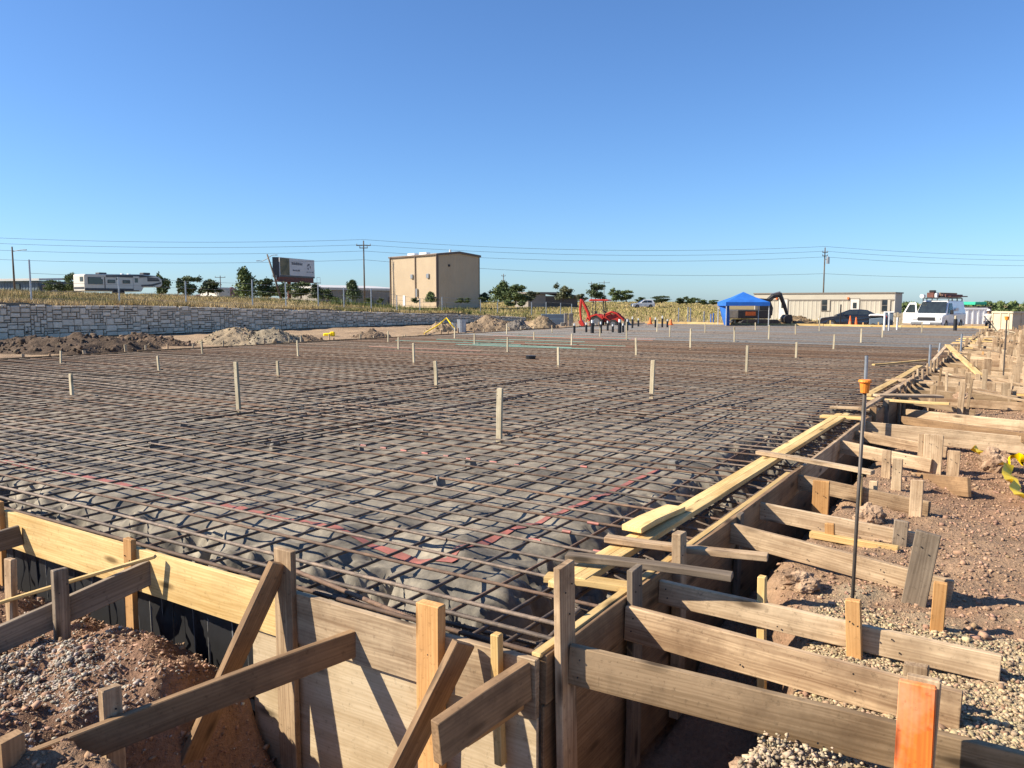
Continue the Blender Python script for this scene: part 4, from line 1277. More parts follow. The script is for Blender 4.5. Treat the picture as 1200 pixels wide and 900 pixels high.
# ================================================================== GRASS
def grass(name, n, umin, umax, vmin, vmax, hmin, hmax, cols, dens=None, seed=0):
    r = np.random.default_rng(seed)
    uu = r.uniform(umin, umax, n); vv = r.uniform(vmin, vmax, n)
    keep = fbm(uu * .25, vv * .25, seed + 3, 3) + r.uniform(-.35, .65, n) > -.1
    if dens is not None: keep &= r.random(n) < dens(uu, vv)
    uu, vv = uu[keep], vv[keep]; n = len(uu)
    h, x, y, *_ = terrain(uu, vv)
    D = np.hypot(x, y); wd = np.clip(D * .00042, .015, .07)
    hh = r.uniform(hmin, hmax, n) * (1 + .8 * fbm(uu * .3, vv * .3, seed + 9, 2))
    K = 4
    an = r.uniform(0, 6.28, (n, K)); ln = r.uniform(.1, .55, (n, K)) * hh[:, None]
    bx = x[:, None] + r.uniform(-.12, .12, (n, K)); by = y[:, None] + r.uniform(-.12, .12, (n, K))
    pa = r.uniform(0, 3.14, (n, K)); w = wd[:, None] * r.uniform(.6, 1.3, (n, K))
    hz = hh[:, None] * r.uniform(.6, 1.1, (n, K))
    v0 = np.stack([bx - np.cos(pa) * w, by - np.sin(pa) * w, np.broadcast_to(h[:, None] - .03, bx.shape)], -1)
    v1 = np.stack([bx + np.cos(pa) * w, by + np.sin(pa) * w, np.broadcast_to(h[:, None] - .03, bx.shape)], -1)
    v2 = np.stack([bx + np.cos(an) * ln, by + np.sin(an) * ln, h[:, None] + hz], -1)
    v = np.stack([v0, v1, v2], 2).reshape(-1, 3)
    f = np.arange(n * K * 3).reshape(-1, 3)
    cc = np.array(cols)
    ci = np.clip(((fbm(uu * .12, vv * .2, seed + 21, 3) * 1.6 + .5) * len(cols) + r.uniform(-.9, .9, n)), 0, len(cols) - 1).astype(int)
    t = np.repeat(cc[ci] * r.uniform(.75, 1.25, (n, 1)), K * 3, 0)
    return tag(link(name, np_mesh(name, v, f, False, t), M['grass']), kind='stuff')


TAN = [(.46, .35, .18), (.54, .42, .24), (.42, .31, .15), (.34, .27, .12), (.46, .36, .19), (.21, .19, .075)]
grass('grass', 120000, 8, 72, 40.4, 72, .10, .36, TAN, lambda u, v: np.clip(1.25 - (v - 40) / 45, .25, 1), 5)
grass('grass', 42000, 62, 215, 12, 150, .15, .45, [(.31, .26, .10), (.42, .33, .15), (.22, .21, .07), (.46, .36, .17), (.27, .24, .085)], lambda u, v: ((ORI.y + U.y * u + V.y * v) > 74) * np.clip(1.3 - (u - 60) / 190, .25, 1.), 8)
grass('weeds', 1300, 10, 60, 40.5, 62, .2, .6, [(.10, .12, .04), (.16, .16, .06), (.24, .21, .09)], lambda u, v: (fbm(u * .35, v * .3, 91, 2) > .06) * .9, 15)
grass('weeds', 5000, 50, 75, 40.5, 60, .4, .9, [(.08, .11, .035), (.12, .14, .05), (.2, .18, .07)], lambda u, v: np.exp(-((u - 60) / 7) ** 2), 12)

# ================================================================== TREES AND BUSHES
def leaf_cloud(name, blobs, n, size, m, seed):
    r = np.random.default_rng(seed)
    P = []
    for (cx, cy, cz, rx, rz, wgt) in blobs:
        k = int(n * wgt); d = r.normal(size=(k, 3)); d /= np.linalg.norm(d, axis=1)[:, None]
        q = r.uniform(.35, 1.0, k) ** .5
        P.append(np.array([cx, cy, cz]) + d * (q[:, None]) * np.array([rx, rx, rz]) * (1 + .26 * r.normal(size=(k, 1))))
    P = np.concatenate(P); k = len(P)
    a = r.normal(size=(k, 3)); a /= np.linalg.norm(a, axis=1)[:, None]
    b = np.cross(a, r.normal(size=(k, 3))); b /= np.linalg.norm(b, axis=1)[:, None]
    s = size * r.uniform(.5, 1.3, (k, 1))
    v = np.stack([P - a * s, P + b * s * .55, P + a * s, P - b * s * .55], 1).reshape(-1, 3)
    return np_mesh(name, v, np.arange(k * 4).reshape(-1, 4))


TREES = []
for k in range(5):
    r = random.Random(40 + k); blobs = []
    tall = k in (0, 3)
    for j in range(15 if not tall else 11):
        f = j / 11
        if tall: blobs.append((r.uniform(-.12, .12), r.uniform(-.12, .12), .10 + .80 * f, .40 * (1 - .78 * f) + .04, .14, .14))
        else:
            a = r.uniform(0, 6.28); q = r.uniform(.03, .38); zz = r.uniform(.14, .84)
            blobs.append((math.cos(a) * q * (1.3 - .5 * zz), math.sin(a) * q * (1.3 - .5 * zz), zz, r.uniform(.09, .21), r.uniform(.07, .16), .10))
    crown = leaf_cloud('crown', blobs, 1700, .050, None, 50 + k)
    mb = MB().tube([(0, 0, -.05), (.01, .01, .25), (.0, .02, .6)], [.035, .028, .012], 6)
    for j in range(5):
        a = j * 1.3 + k; mb.tube([(0, .01, .22 + .06 * j), (math.cos(a) * .12, math.sin(a) * .12, .42 + .05 * j), (math.cos(a) * .25, math.sin(a) * .25, .55 + .05 * j)], [.016, .010, .004], 5)
    tr = mb.build('trunk', 'bark'); tm = tr.data; bpy.data.objects.remove(tr)
    TREES.append((crown, tm, {}))


def crown_for(k, m):
    d = TREES[k][2]
    if m not in d:
        me = TREES[k][0].copy(); me.materials.append(M[m]); d[m] = me
    return d[m]


def tree(px, pyt, pyb, D, wpx, k, m, label, cat='tree', group=None, name='tree'):
    B = pd(px, pyb, D); h = (pyb - pyt) * D / FPX; w = wpx * D / FPX / (.62 if k in (0, 3) else .80); h *= 1.05
    t = thing(name, (B.x, B.y, B.z), rnd.uniform(0, 6.28), label, cat, group)
    t.scale = (w, w, h)
    link('crown', crown_for(k, m), None, t); link('trunk', TREES[k][1], None, t)
    return t


tl = [(60, 327, 342, 118, 14, 1, 'leaf_mid', 'low green tree right of the blue-grey building'), (71, 329, 344, 112, 14, 2, 'leaf_dark', 'small tree second left of the camper trailer'), (85, 318, 345, 112, 15, 1, 'leaf_mid', 'taller tree just left of the camper trailer'),
      (190, 319, 346, 125, 18, 2, 'leaf_mid', 'tree behind the front end of the camper trailer'), (219, 322, 347, 125, 24, 1, 'leaf_dark', 'round tree between the camper trailer and the white box trailer'), (244, 323, 345, 135, 24, 2, 'leaf_dark', 'tree behind the white box trailer'),
      (289, 314, 348, 125, 20, 0, 'leaf_mid', 'tall pointed tree left of the billboard'), (312, 326, 349, 122, 34, 4, 'leaf_dark', 'wide dark tree at the foot of the leaning pole'), (330, 330, 349, 130, 24, 2, 'leaf_mid', 'green tree left of the billboard column'),
      (353, 329, 349, 140, 24, 1, 'leaf_mid', 'green tree right of the billboard column'), (372, 333, 350, 130, 14, 0, 'leaf_dark', 'dark bush-like tree right of the billboard'), (384, 338, 351, 125, 16, 4, 'leaf_dark', 'low dark tree in front of the long low building'),
      (413, 328, 350, 125, 14, 3, 'leaf_dark', 'spindly pointed tree left of the tall power pole'), (505, 342, 354, 125, 10, 0, 'leaf_mid', 'small pointed tree in front of the lit face of the tan building'), (569, 340, 354, 150, 16, 2, 'leaf_dark', 'small dark tree right behind the tan building'),
      (587, 330, 353, 120, 18, 0, 'leaf_mid', 'green tree with a thin top right of the tan building'), (604, 332, 356, 112, 26, 1, 'leaf_mid', 'full round bright green tree right of the tan building'), (622, 341, 353, 150, 22, 4, 'leaf_pale', 'pale shrubby tree left of the low shed'),
      (660, 331, 352, 150, 20, 2, 'leaf_pale', 'grey-green airy tree over the low shed'), (681, 344, 354, 160, 16, 4, 'leaf_pale', 'low pale tree behind the tractor arm'), (698, 331, 352, 160, 18, 1, 'leaf_dark', 'dark round tree above the tractor canopy'),
      (722, 337, 353, 165, 18, 2, 'leaf_mid', 'tree right of the dark round one above the tractor'), (734, 339, 353, 165, 16, 1, 'leaf_mid', 'tree left of the white car roof'), (751, 348, 354, 175, 14, 4, 'leaf_mid', 'low bush behind the white car'),
      (775, 346, 355, 170, 20, 1, 'leaf_dark', 'dark round tree right of the white car'), (797, 349, 356, 170, 16, 4, 'leaf_dark', 'low dark tree second right of the white car'), (810, 347, 356, 170, 18, 2, 'leaf_mid', 'tree third right of the white car'),
      (824, 351, 357, 175, 14, 4, 'leaf_mid', 'low tree left of the blue canopy'), (836, 351, 357, 180, 12, 1, 'leaf_mid', 'small tree just left of the blue canopy')]
for t in tl: tree(*t[:7], t[7])
for k, (px, w, hp) in enumerate([(565, 12, 5), (596, 16, 6), (612, 12, 5), (432, 12, 4), (446, 10, 4), (486, 12, 4), (540, 14, 4), (548, 10, 4), (393, 12, 5)]):
    D = 95 if px > 560 else 112
    pb = 358 if px > 590 else 354
    tree(px, pb - hp - 1, pb + 1, D, w, 4, 'leaf_mid', 'low green shrub in the dry grass, %s from the left' % ordn(sorted([565, 596, 612, 432, 446, 486, 540, 548, 393]).index(px) + 1), 'shrub', 'shrubs in the dry grass bank', 'shrub')
# woods along the right horizon: one far mass
bl_ = []
r = random.Random(3)
pts = []
for k in range(420):
    px = r.uniform(1030, 1500); D = r.uniform(185, 260)
    pts.append((px, D))
allv = []
cm = TREES[1][0]; cv = np.array([p.co[:] for p in cm.vertices])[:1600]
for (px, D) in pts:
    x = (px - 600) / FPX * D; h = r.uniform(3.4, 5.0) + max(0, (D - 200) * .01); w = r.uniform(4, 7)
    a = r.uniform(0, 6.28); c, s_ = math.cos(a), math.sin(a)
    sub = cv.reshape(-1, 4, 3)[r.randrange(4)::5].reshape(-1, 3)
    ctr = sub.reshape(-1, 4, 3).mean(1, keepdims=True); q = (ctr + (sub.reshape(-1, 4, 3) - ctr) * 2.1).reshape(-1, 3)
    allv.append(np.stack([x + (q[:, 0] * c - q[:, 1] * s_) * w, D + (q[:, 0] * s_ + q[:, 1] * c) * w, -3 + q[:, 2] * h * 1.25 - .5], -1))
av = np.concatenate(allv)
tag(link('woods', np_mesh('woods', av, np.arange(len(av)).reshape(-1, 4)), M['leaf_mid']), kind='stuff')

# ================================================================== FENCE ON THE BANK
fen = thing('wire_fence', S(30, 41, 1), 0, 'thin wire fence with pale posts on the grass bank', 'fence')
fp = [(37, 305, 352), (140, 325, 356), (218, 330, 357), (296, 328, 358), (335, 331, 358), (373, 333, 359), (403, 337, 361), (435, 338, 361), (465, 346, 362), (492, 350, 364), (518, 348, 366), (563, 351, 366), (583, 354, 372), (623, 354, 371), (640, 354, 369), (657, 355, 369), (670, 356, 367)]
tops = []
for (x, yt, yb) in fp:
    vw = 43.0; d = ray(x, 354); p = pv(x, 354, vw) if x < 560 else pd(x, 354, 88)
    zb = tz(p); zt = CAMZ - (yt - 354) / FPX * p.y
    zt = max(zt, zb + 1.2)
    MB().cyl((0, 0, zb - .2 - 1), (0, 0, zt - 1), .045, .045, 8).build('fence_post', 'steel', fen, loc=Vector((p.x, p.y, 1)) - fen.location)
    tops.append((p.x, p.y, zb, min(zt, zb + 1.7)))
for q in (1.0, .72, .45, .2):
    pts = [Vector((a, b, c + (d - c) * q)) - fen.location for a, b, c, d in tops]
    MB().tube(pts, .008, 4).build('fence_wire', 'steel', fen)

# ================================================================== POLES AND LINES
def pole(px, pyt, D, zb, arms, label, lean=0.0, lamp=None, r=.16, trans=False, name='utility_pole'):
    T = pd(px, pyt, D)
    h = T.z - zb
    t = thing(name, (T.x - lean * h, T.y, zb), 0, label, 'pole')
    MB().tube([(0, 0, -.5), (lean * h * .5, 0, h * .5), (lean * h, 0, h)], [r, r * .85, r * .65], 9).build('shaft', 'pole', t, smooth=True)
    for (dz, half) in arms:
        x = lean * (h - dz)
        MB().box(x - half, -.16, h - dz - .07, x + half, -.04, h - dz + .07).build('crossarm', 'pole', t)
        for s_ in (-half * .92, half * .92, 0):
            MB().cyl((x + s_, -.1, h - dz + .07), (x + s_, -.1, h - dz + .34), .07, .05, 8).build('insulator', 'office_trim', t)
    if lamp:
        for (dx, dz) in lamp:
            x = lean * h
            MB().tube([(x, 0, h - .6), (x + dx * .6, -.1, h - .35 + dz), (x + dx, -.15, h - .3 + dz)], .045, 6).build('lamp_arm', 'steel', t)
            sg = 1 if dx > 0 else -1
            MB().box(min(x + dx, x + dx + .38 * sg), -.25, h - .36 + dz, max(x + dx, x + dx + .38 * sg), -.05, h - .25 + dz).build('lamp_head', 'steel', t, bevel=.03)
    if trans:
        MB().cyl((.55, -.3, h - 3.3), (.55, -.3, h - 2.0), .33, .33, 12).cyl((.55, -.3, h - 2.0), (.55, -.3, h - 1.85), .25, .15, 12).build('transformer', 'steel', t)
        MB().box(.1, -.28, h - 2.5, .55, -.2, h - 2.3).build('bracket', 'pole', t)
    return T


T1 = pole(426, 282, 150, 1.2, [(.9, 1.35), (1.35, .75)], 'tall utility pole with crossarms left of the tan building')
T2 = pole(967, 290, 165, -.6, [(1.0, .55), (1.7, .55)], 'utility pole with a transformer behind the office trailer', trans=True)
pole(14, 289, 100, 2.3, [], 'dark pole with a street lamp near the blue-grey building', lamp=[(1.5, -.1)], r=.13)
pole(313, 298, 112, 2.0, [], 'leaning pole with two lamps beside the billboard', lean=-.30, lamp=[(1.1, .2), (-1.1, -.6)], r=.15)
pole(258, 323, 230, 2.0, [(.5, 1.5)], 'small distant pole behind the white box trailer')
pole(590, 321, 240, 1, [(.6, .6), (2, .5)], 'small distant pole above the green trees right of the tan building')
pole(693, 330, 330, 1, [(.8, 1.3)], 'distant pole left one of two above the tractor')
pole(708, 329, 320, 1, [(.8, 2.2)], 'distant pole right one of two above the tractor')
pole(208, 326, 200, 2, [], 'short distant pole right of the camper trailer')


def wire(P, Q, sag, label, r=.026):
    pts = []
    for i in range(25):
        t = i / 24; p = P.lerp(Q, t); p.z -= sag * 4 * t * (1 - t); pts.append(p)
    return tag(MB().tube(pts, r, 5).build('power_line', 'wire'), label, 'power line', 'overhead power lines')


dirp = (T2 - T1)
T0 = T1 - dirp; T3 = T2 + dirp
offs = [(.2, 0, 'top'), (-.75, 0, 'second'), (-1.9, 0, 'third'), (-3.5, 0, 'lowest')]
for (dz, dx, nm) in offs:
    for A_, B_, seg in ((T0, T1, 'left of the tall utility pole'), (T1, T2, 'between the two main utility poles'), (T2, T3, 'right of the transformer pole')):
        ddA = dz; ddB = dz
        if nm == 'lowest': ddA = dz - (1.8 if A_ is T2 else 0); ddB = dz - (1.8 if B_ is T2 else 0)
        z0 = Vector((0, 0, 0.8)) if A_ is T0 else Vector((0, 0, 0))
        wire(A_ + Z * ddA + z0, B_ + Z * ddB, 1.35, '%s power line in the span %s' % (nm, seg))

# ================================================================== BUILDINGS
def frame_on(pxa, Da, pxb, Db):
    """horizontal line between two sight positions: origin, unit direction, length, angle"""
    A = pd(pxa, 354, Da); B = pd(pxb, 354, Db); A.z = B.z = 0
    d = B - A; L = d.length; d /= L
    return A, d, L, math.atan2(d.y, d.x)


def along(A, d, px):
    """distance along the line A+d*t that is seen at column px"""
    k = (px - 600) / FPX / _f.y * 1.0
    k = ray(px, 354).x / ray(px, 354).y
    return (k * A.y - A.x) / (d.x - k * d.y)


def ribbed(mb, x0, x1, z0, ztop, pitch, dep, y=0.0, flip=False):
    """vertical ribbed sheet on local y plane (outward -y), ztop(x)"""
    xs = []; x = x0
    while x < x1 - 1e-6:
        xs += [(x, 0), (x + pitch * .62, 0), (x + pitch * .72, -dep), (x + pitch * .90, -dep)]; x += pitch
    xs = [(min(a, x1), b) for a, b in xs] + [(x1, 0)]
    vs = []; fs = []
    for (a, b) in xs: vs += [(a, y + b, z0), (a, y + b, ztop(a))]
    for i in range(len(xs) - 1): fs.append((2 * i, 2 * i + 2, 2 * i + 3, 2 * i + 1))
    return mb.add(vs, fs)


# tan metal building
eave = pd(513, 298, 140).z
t = thing('metal_building', (-13, 140, .6), math.atan2(.655, .755), 'tall tan metal building with one sunlit and one shaded wall', 'building')
H_ = eave - .6; Lb = 9.4; La = 15.2; pk = .50
mb = MB(); ribbed(mb, 0, Lb, 0, lambda x: H_ + pk * (1 - abs(x - Lb / 2) / (Lb / 2)), .33, .04); mb.build('gable_wall', 'tan_metal', t)
mb = MB(); ribbed(mb, -La, 0, 0, lambda x: H_, .33, .04)
o = mb.build('side_wall', 'tan_metal', t); o.rotation_euler = (0, 0, -math.pi / 2)
MB().box(.05, .05, 0, Lb - .05, La, H_ - .05).build('inner_shell', 'tan_metal', t)
MB().add([(-.2, -.2, H_ + .02), (Lb / 2, -.2, H_ + pk + .05), (Lb / 2, La, H_ + pk + .05), (-.2, La, H_ + .02), (-.2, -.2, H_ + .17), (Lb / 2, -.2, H_ + pk + .20), (Lb / 2, La, H_ + pk + .20), (-.2, La, H_ + .17)],
         [(0, 1, 2, 3), (4, 7, 6, 5), (0, 4, 5, 1), (3, 2, 6, 7), (0, 3, 7, 4)]).build('roof', 'roofmetal', t)
MB().add([(Lb / 2, -.2, H_ + pk + .05), (Lb + .2, -.2, H_ + .02), (Lb + .2, La, H_ + .02), (Lb / 2, La, H_ + pk + .05), (Lb / 2, -.2, H_ + pk + .20), (Lb + .2, -.2, H_ + .17), (Lb + .2, La, H_ + .17), (Lb / 2, La, H_ + pk + .20)],
         [(0, 1, 2, 3), (4, 7, 6, 5), (0, 4, 5, 1), (3, 2, 6, 7), (1, 5, 6, 2)]).build('roof', 'roofmetal', t)
for (x0, x1) in ((-.2, Lb / 2), (Lb / 2, Lb + .2)):
    zz0 = H_ + pk * (1 - abs(x0 - Lb / 2) / (Lb / 2)); zz1 = H_ + pk * (1 - abs(x1 - Lb / 2) / (Lb / 2))
    MB().add([(x0, -.26, zz0 - .18), (x1, -.26, zz1 - .18), (x1, -.26, zz1 + .16), (x0, -.26, zz0 + .16), (x0, -.20, zz0 - .18), (x1, -.20, zz1 - .18), (x1, -.20, zz1 + .16), (x0, -.20, zz0 + .16)],
             [(0, 1, 2, 3), (5, 4, 7, 6), (0, 4, 5, 1), (3, 2, 6, 7), (0, 3, 7, 4), (1, 5, 6, 2)]).build('rake_trim', 'tan_dark', t)
MB().box(-.30, -.2, H_ - .12, -.2, La, H_ + .14).build('gutter', 'tan_dark', t)
for y in (.05, La * .43, La * .98): MB().box(-.20, y - .10, .9 if 0 < y < La * .9 and y > 1 else .1, -.05, y + .10, H_ - .1).build('downspout', 'tan_dark', t)
MB().box(-.02, -.06, 0, .28, -.03, H_).build('corner_trim', 'tan_dark', t)
MB().box(Lb - .15, -.06, 0, Lb + .02, -.03, H_).build('corner_trim', 'tan_dark', t)
MB().box(-.12, La * .66, .3, -.04, La * .66 + .7, 2.2).build('door', 'pvc', t, bevel=.02)
MB().box(-.35, La * .42 - .55, 1.9, -.06, La * .42 - .05 - .13, 3.4).build('meter_cabinet', 'steel', t, bevel=.02)
for y in (La * .17, La * .50): MB().box(-.30, y - .35, H_ * .56, -.05, y + .35, H_ * .56 + .8).build('wall_lamp', 'steel', t, bevel=.05)
MB().cyl((Lb * .27, -.12, H_ * .80), (Lb * .27, .02, H_ * .80), .22, .22, 12).build('wall_vent', 'black', t)
for y in (La * .3, La * .55): MB().box(.9, y, H_ + .25, 1.8, y + 2.2, H_ + .62).build('skylight', 'white', t, bevel=.03)
MB().cyl((Lb / 2, 2.5, H_ + pk), (Lb / 2, 2.5, H_ + pk + .6), .2, .2, 10).build('roof_vent', 'roofmetal', t)

# long low building behind
A, d, L, rz = frame_on(372, 158, 468, 175)
t = thing('warehouse', (A.x, A.y, 0), rz, 'long low building with white roof edge left of the tan building', 'building')
mb = MB(); ribbed(mb, 0, L, 0, lambda x: 4.05, .8, .05); mb.build('front_wall', 'greyb', t)
MB().add([(-.3, -.3, 4.05), (L + .3, -.3, 4.05), (L + .3, 9, 4.75), (-.3, 9, 4.75), (-.3, -.3, 4.5), (L + .3, -.3, 4.5), (L + .3, 9, 5.2), (-.3, 9, 5.2)], [(0, 1, 2, 3), (4, 7, 6, 5), (0, 4, 5, 1), (3, 2, 6, 7), (0, 3, 7, 4), (1, 5, 6, 2)]).build('roof', 'roofmetal', t)
for f in (.12, .34, .6, .85): MB().box(L * f, -.08, 0, L * f + 1.2, -.02, 2.6).build('door', 'tan_dark' if f != .34 else 'white', t)
MB().box(0, .05, 0, L, 9, 4.0).build('shell', 'greyb', t)
# brown roofed house
A, d, L, rz = frame_on(262, 190, 287, 200)
t = thing('house', (A.x, A.y, 0.5), rz, 'low house with a brown sloping roof left of the tall pointed tree', 'house')
MB().box(0, 0, 0, L, 7, 2.9).build('wall', 'greyb', t)
MB().add([(-.4, -.5, 2.7), (L + .4, -.5, 2.7), (L + .4, 7.4, 2.7), (-.4, 7.4, 2.7), (L * .15, 3.5, 3.5), (L + .4, 3.5, 4.9)], [(0, 3, 2, 1), (0, 1, 5, 4), (2, 3, 4, 5), (1, 2, 5), (3, 0, 4)]).build('roof', 'billrust', t)
MB().box(1, -.06, .9, 2.2, -.01, 2.0).build('window', 'glass', t)
# white box trailer
A, d, L, rz = frame_on(235, 140, 256, 136)
t = thing('box_trailer', (A.x, A.y, 0), rz, 'white box trailer parked in the grass left of the brown roofed house', 'trailer')
zt_ = pd(250, 337, 138).z; zb_ = pd(250, 347.5, 138).z
MB().box(0, 0, zb_, L, 2.2, zt_).build('box_body', 'rv', t, bevel=.05)
MB().add([(L, -.1, zb_), (L + 1.1, -.5, zb_ - .3), (L + .95, -.4, zt_ + .1), (L, .02, zt_)], [(0, 1, 2, 3), (3, 2, 1, 0)]).build('door_flap', 'white', t)
for x in (L * .4, L * .62): MB().cyl((x, -.12, zb_ - .1), (x, .15, zb_ - .1), .36, .36, 12).build('wheel', 'tyre', t)
# blue-grey building on the left
A, d, L, rz = frame_on(-60, 128, 50, 122)
t = thing('metal_building', (A.x, A.y, 0), rz, 'low blue-grey metal building at the left edge behind the grass', 'building')
zt_ = pd(30, 328.5, 124).z
mb = MB(); ribbed(mb, 0, L - .6, .5, lambda x: zt_ - .1, .6, .05); mb.build('front_wall', 'blueb', t)
MB().box(0, .06, .5, L - .6, 8, zt_ - .12).build('shell', 'blueb', t)
MB().add([(-.5, -.6, zt_ - .1), (L + .2, -.6, zt_ - .1), (L + .2, 9, zt_ + .25), (-.5, 9, zt_ + .25), (-.5, -.6, zt_ + .22), (L + .2, -.6, zt_ + .22), (L + .2, 9, zt_ + .6), (-.5, 9, zt_ + .6)], [(0, 1, 2, 3), (4, 7, 6, 5), (0, 4, 5, 1), (3, 2, 6, 7), (0, 3, 7, 4), (1, 5, 6, 2)]).build('roof', 'roofmetal', t)
MB().box(L * .72, -.14, zt_ - 1.35, L * .78, -.03, zt_ - .6).build('window', 'glass', t)
MB().box(L - .55, .5, .5, L + 1.8, 3.5, zt_ - .75).build('lean_to', 'greyb', t)
# low shed on the hill
A, d, L, rz = frame_on(619, 165, 679, 172)
t = thing('shed', (A.x, A.y, 0), rz, 'low grey shed with dark roof on the hill behind the bright green trees', 'shed')
zt_ = pd(650, 343.5, 168).z
MB().box(0, 0, .5, L * .33, 5, zt_ - .2).build('front_wall', 'greyb', t)
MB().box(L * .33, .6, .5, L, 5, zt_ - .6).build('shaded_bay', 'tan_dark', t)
MB().box(-.3, -.4, zt_ - .19, L * .62, 5.3, zt_ + .2).build('roof', 'office_trim', t)
MB().add([(L * .62, -.4, zt_ - .2), (L + .4, -.4, zt_ - 1.0), (L + .4, 5.3, zt_ - 1.0), (L * .62, 5.3, zt_ - .2), (L * .62, -.4, zt_ + .15), (L + .4, -.4, zt_ - .65), (L + .4, 5.3, zt_ - .65), (L * .62, 5.3, zt_ + .15)], [(0, 1, 2, 3), (4, 7, 6, 5), (0, 4, 5, 1), (3, 2, 6, 7), (0, 3, 7, 4), (1, 5, 6, 2)]).build('roof', 'office_trim', t)

# office trailer
A, d, L, rz = frame_on(884, 83, 1048, 75)
t = thing('office_trailer', (A.x, A.y, -.55), rz, 'long beige site office trailer behind the dark sedan', 'trailer')
zt_ = pd(1048, 342.5, 75).z + .55
def wl(px): return along(A, d, px)


mb = MB(); ribbed(mb, 0, L, .35, lambda x: zt_ - .72, .42, .02); mb.build('siding', 'office', t)
MB().box(0, .03, .3, L, 3.4, zt_ - .1).build('shell', 'office', t)
MB().box(-.02, -.05, zt_ - .78, L + .02, -.012, zt_ - .66).build('trim_band', 'office_trim', t)
MB().box(-.02, -.04, zt_ - .655, L + .02, .02, zt_ - .1).build('fascia', 'office', t)
MB().box(-.1, -.12, zt_ - .1, L + .1, 3.5, zt_ + .02).build('roof', 'office_trim', t)
MB().box(L + .005, -.03, .3, L + .06, .1, zt_ - .1).build('corner_trim', 'rv', t)
for (p0, p1) in ((913, 923), (997, 1007)):
    a0, a1 = wl(p0), wl(p1)
    dr = MB().box(a0, -.07, .35, a1, -.02, 2.42).build('door', 'rv', t)
    MB().box(a0 - .07, -.06, .35, a0 - .005, -.015, 2.5).box(a1 + .005, -.06, .35, a1 + .07, -.015, 2.5).box(a0 - .07, -.06, 2.425, a1 + .07, -.016, 2.5).build('door_frame', 'office_trim', dr)
    MB().box((a0 + a1) / 2 - .17, -.085, 1.55, (a0 + a1) / 2 + .17, -.072, 2.1).build('pane', 'glass', dr)
    MB().cyl((a1 - .1, -.12, 1.3), (a1 - .1, -.07, 1.3), .04, .04, 8).build('handle', 'steel', dr)
    MB().box(a0 - .3, -.16, 2.42, a0 - .14, -.04, 2.62).build('wall_lamp', 'orange_v', t)
for (p0, p1) in ((963.5, 969.5), (1034, 1040)):
    a0, a1 = wl(p0), wl(p1)
    w_ = MB().box(a0 - .06, -.06, 1.25, a1 + .30, -.02, 2.42).build('window', 'office_trim', t)
    MB().box(a0, -.075, 1.32, a1, -.062, 1.82).build('pane', 'glass', w_)
    MB().box(a0, -.075, 1.88, a1, -.062, 2.36).build('pane', 'glass', w_)
    MB().box(a1 + .04, -.08, 1.3, a1 + .26, -.062, 2.37).build('shutter', 'office', w_)
for x in (.5, L * .25, L * .5, L * .75, L - .6): MB().box(x, .1, 0, x + .4, .6, .3).build('support_block', 'concrete', t)

# camper trailer
t = thing('camper_trailer', (-55.75, 105, 0), math.atan2(.87, .5), 'cream camper trailer with dark windows on the grass bank', 'camper')
zb_ = pd(100, 346, 105).z; zt_ = pd(103, 321, 105).z; Hh = zt_ - zb_
t.location.z = zb_
L = 11.6
# local x along its length (front away), y to the left; near side is y=0 ... -x normal side is y<0
prof = [(0, .55), (8.2, .55), (8.4, .8), (8.6, 1.15), (11.0, 1.2), (L - .1, 1.4), (L, 1.7), (L - .05, 2.3), (L - .35, Hh - .25), (L - 1.1, Hh + .06), (8.2, Hh + .18), (.15, Hh), (0, Hh - .12)]
MB().prism(prof, 0, 2.5).build('body', 'rv', t, bevel=.08)
MB().prism([(0, .62), (7.8, .62), (7.8, .95), (0, .95)], -.025, -.012).build('lower_stripe', 'rvdark', t)
MB().prism([(3.0, Hh - .35), (8.3, Hh - .25), (10.4, Hh - .10), (8.2, Hh + .12), (3.0, Hh - .08)], -.024, -.011).build('upper_stripe', 'rvdark', t)
MB().prism([(8.2, 1.25), (10.0, 1.35), (11.4, 1.75), (11.4, 1.95), (9.8, 1.6), (8.2, 1.5)], -.024, -.011).build('swoosh_stripe', 'rvdark', t)
MB().prism([(9.2, 2.0), (11.2, 2.05), (10.9, Hh - .3), (9.2, Hh - .2)], -.03, -.013).build('front_panel', 'rvdark', t)
for (x0, x1, z0, z1) in ((.45, 2.3, Hh - .75, Hh - .38), (.45, 2.5, 1.45, 2.15), (3.2, 4.3, 1.65, 2.1), (5.4, 6.5, 1.65, 2.1), (4.5, 4.9, 2.1, 2.35)):
    w_ = MB().prism([(x0, z0), (x1, z0), (x1, z1), (x0, z1)], -.05, -.014).build('window', 'rvdark', t)
    MB().prism([(x0 + .07, z0 + .07), (x1 - .07, z0 + .07), (x1 - .07, z1 - .07), (x0 + .07, z1 - .07)], -.06, -.051).build('pane', 'glass', w_)
MB().prism([(2.75, .9), (2.85, .9), (2.85, Hh - .35), (2.75, Hh - .35)], -.05, -.014).build('slide_seam', 'rvdark', t)
dr = MB().prism([(7.0, .75), (7.9, .75), (7.9, 2.65), (7.0, 2.65)], -.05, -.028).build('door', 'rv', t)
MB().prism([(7.2, 1.8), (7.7, 1.8), (7.7, 2.4), (7.2, 2.4)], -.06, -.052).build('pane', 'glass', dr)
MB().box(-.03, .3, Hh - .95, -.01, 1.0, Hh - .35).build('rear_window', 'glass', t)
MB().box(-.02, .15, .8, -.008, 2.35, 1.1).build('rear_stripe', 'rvdark', t)
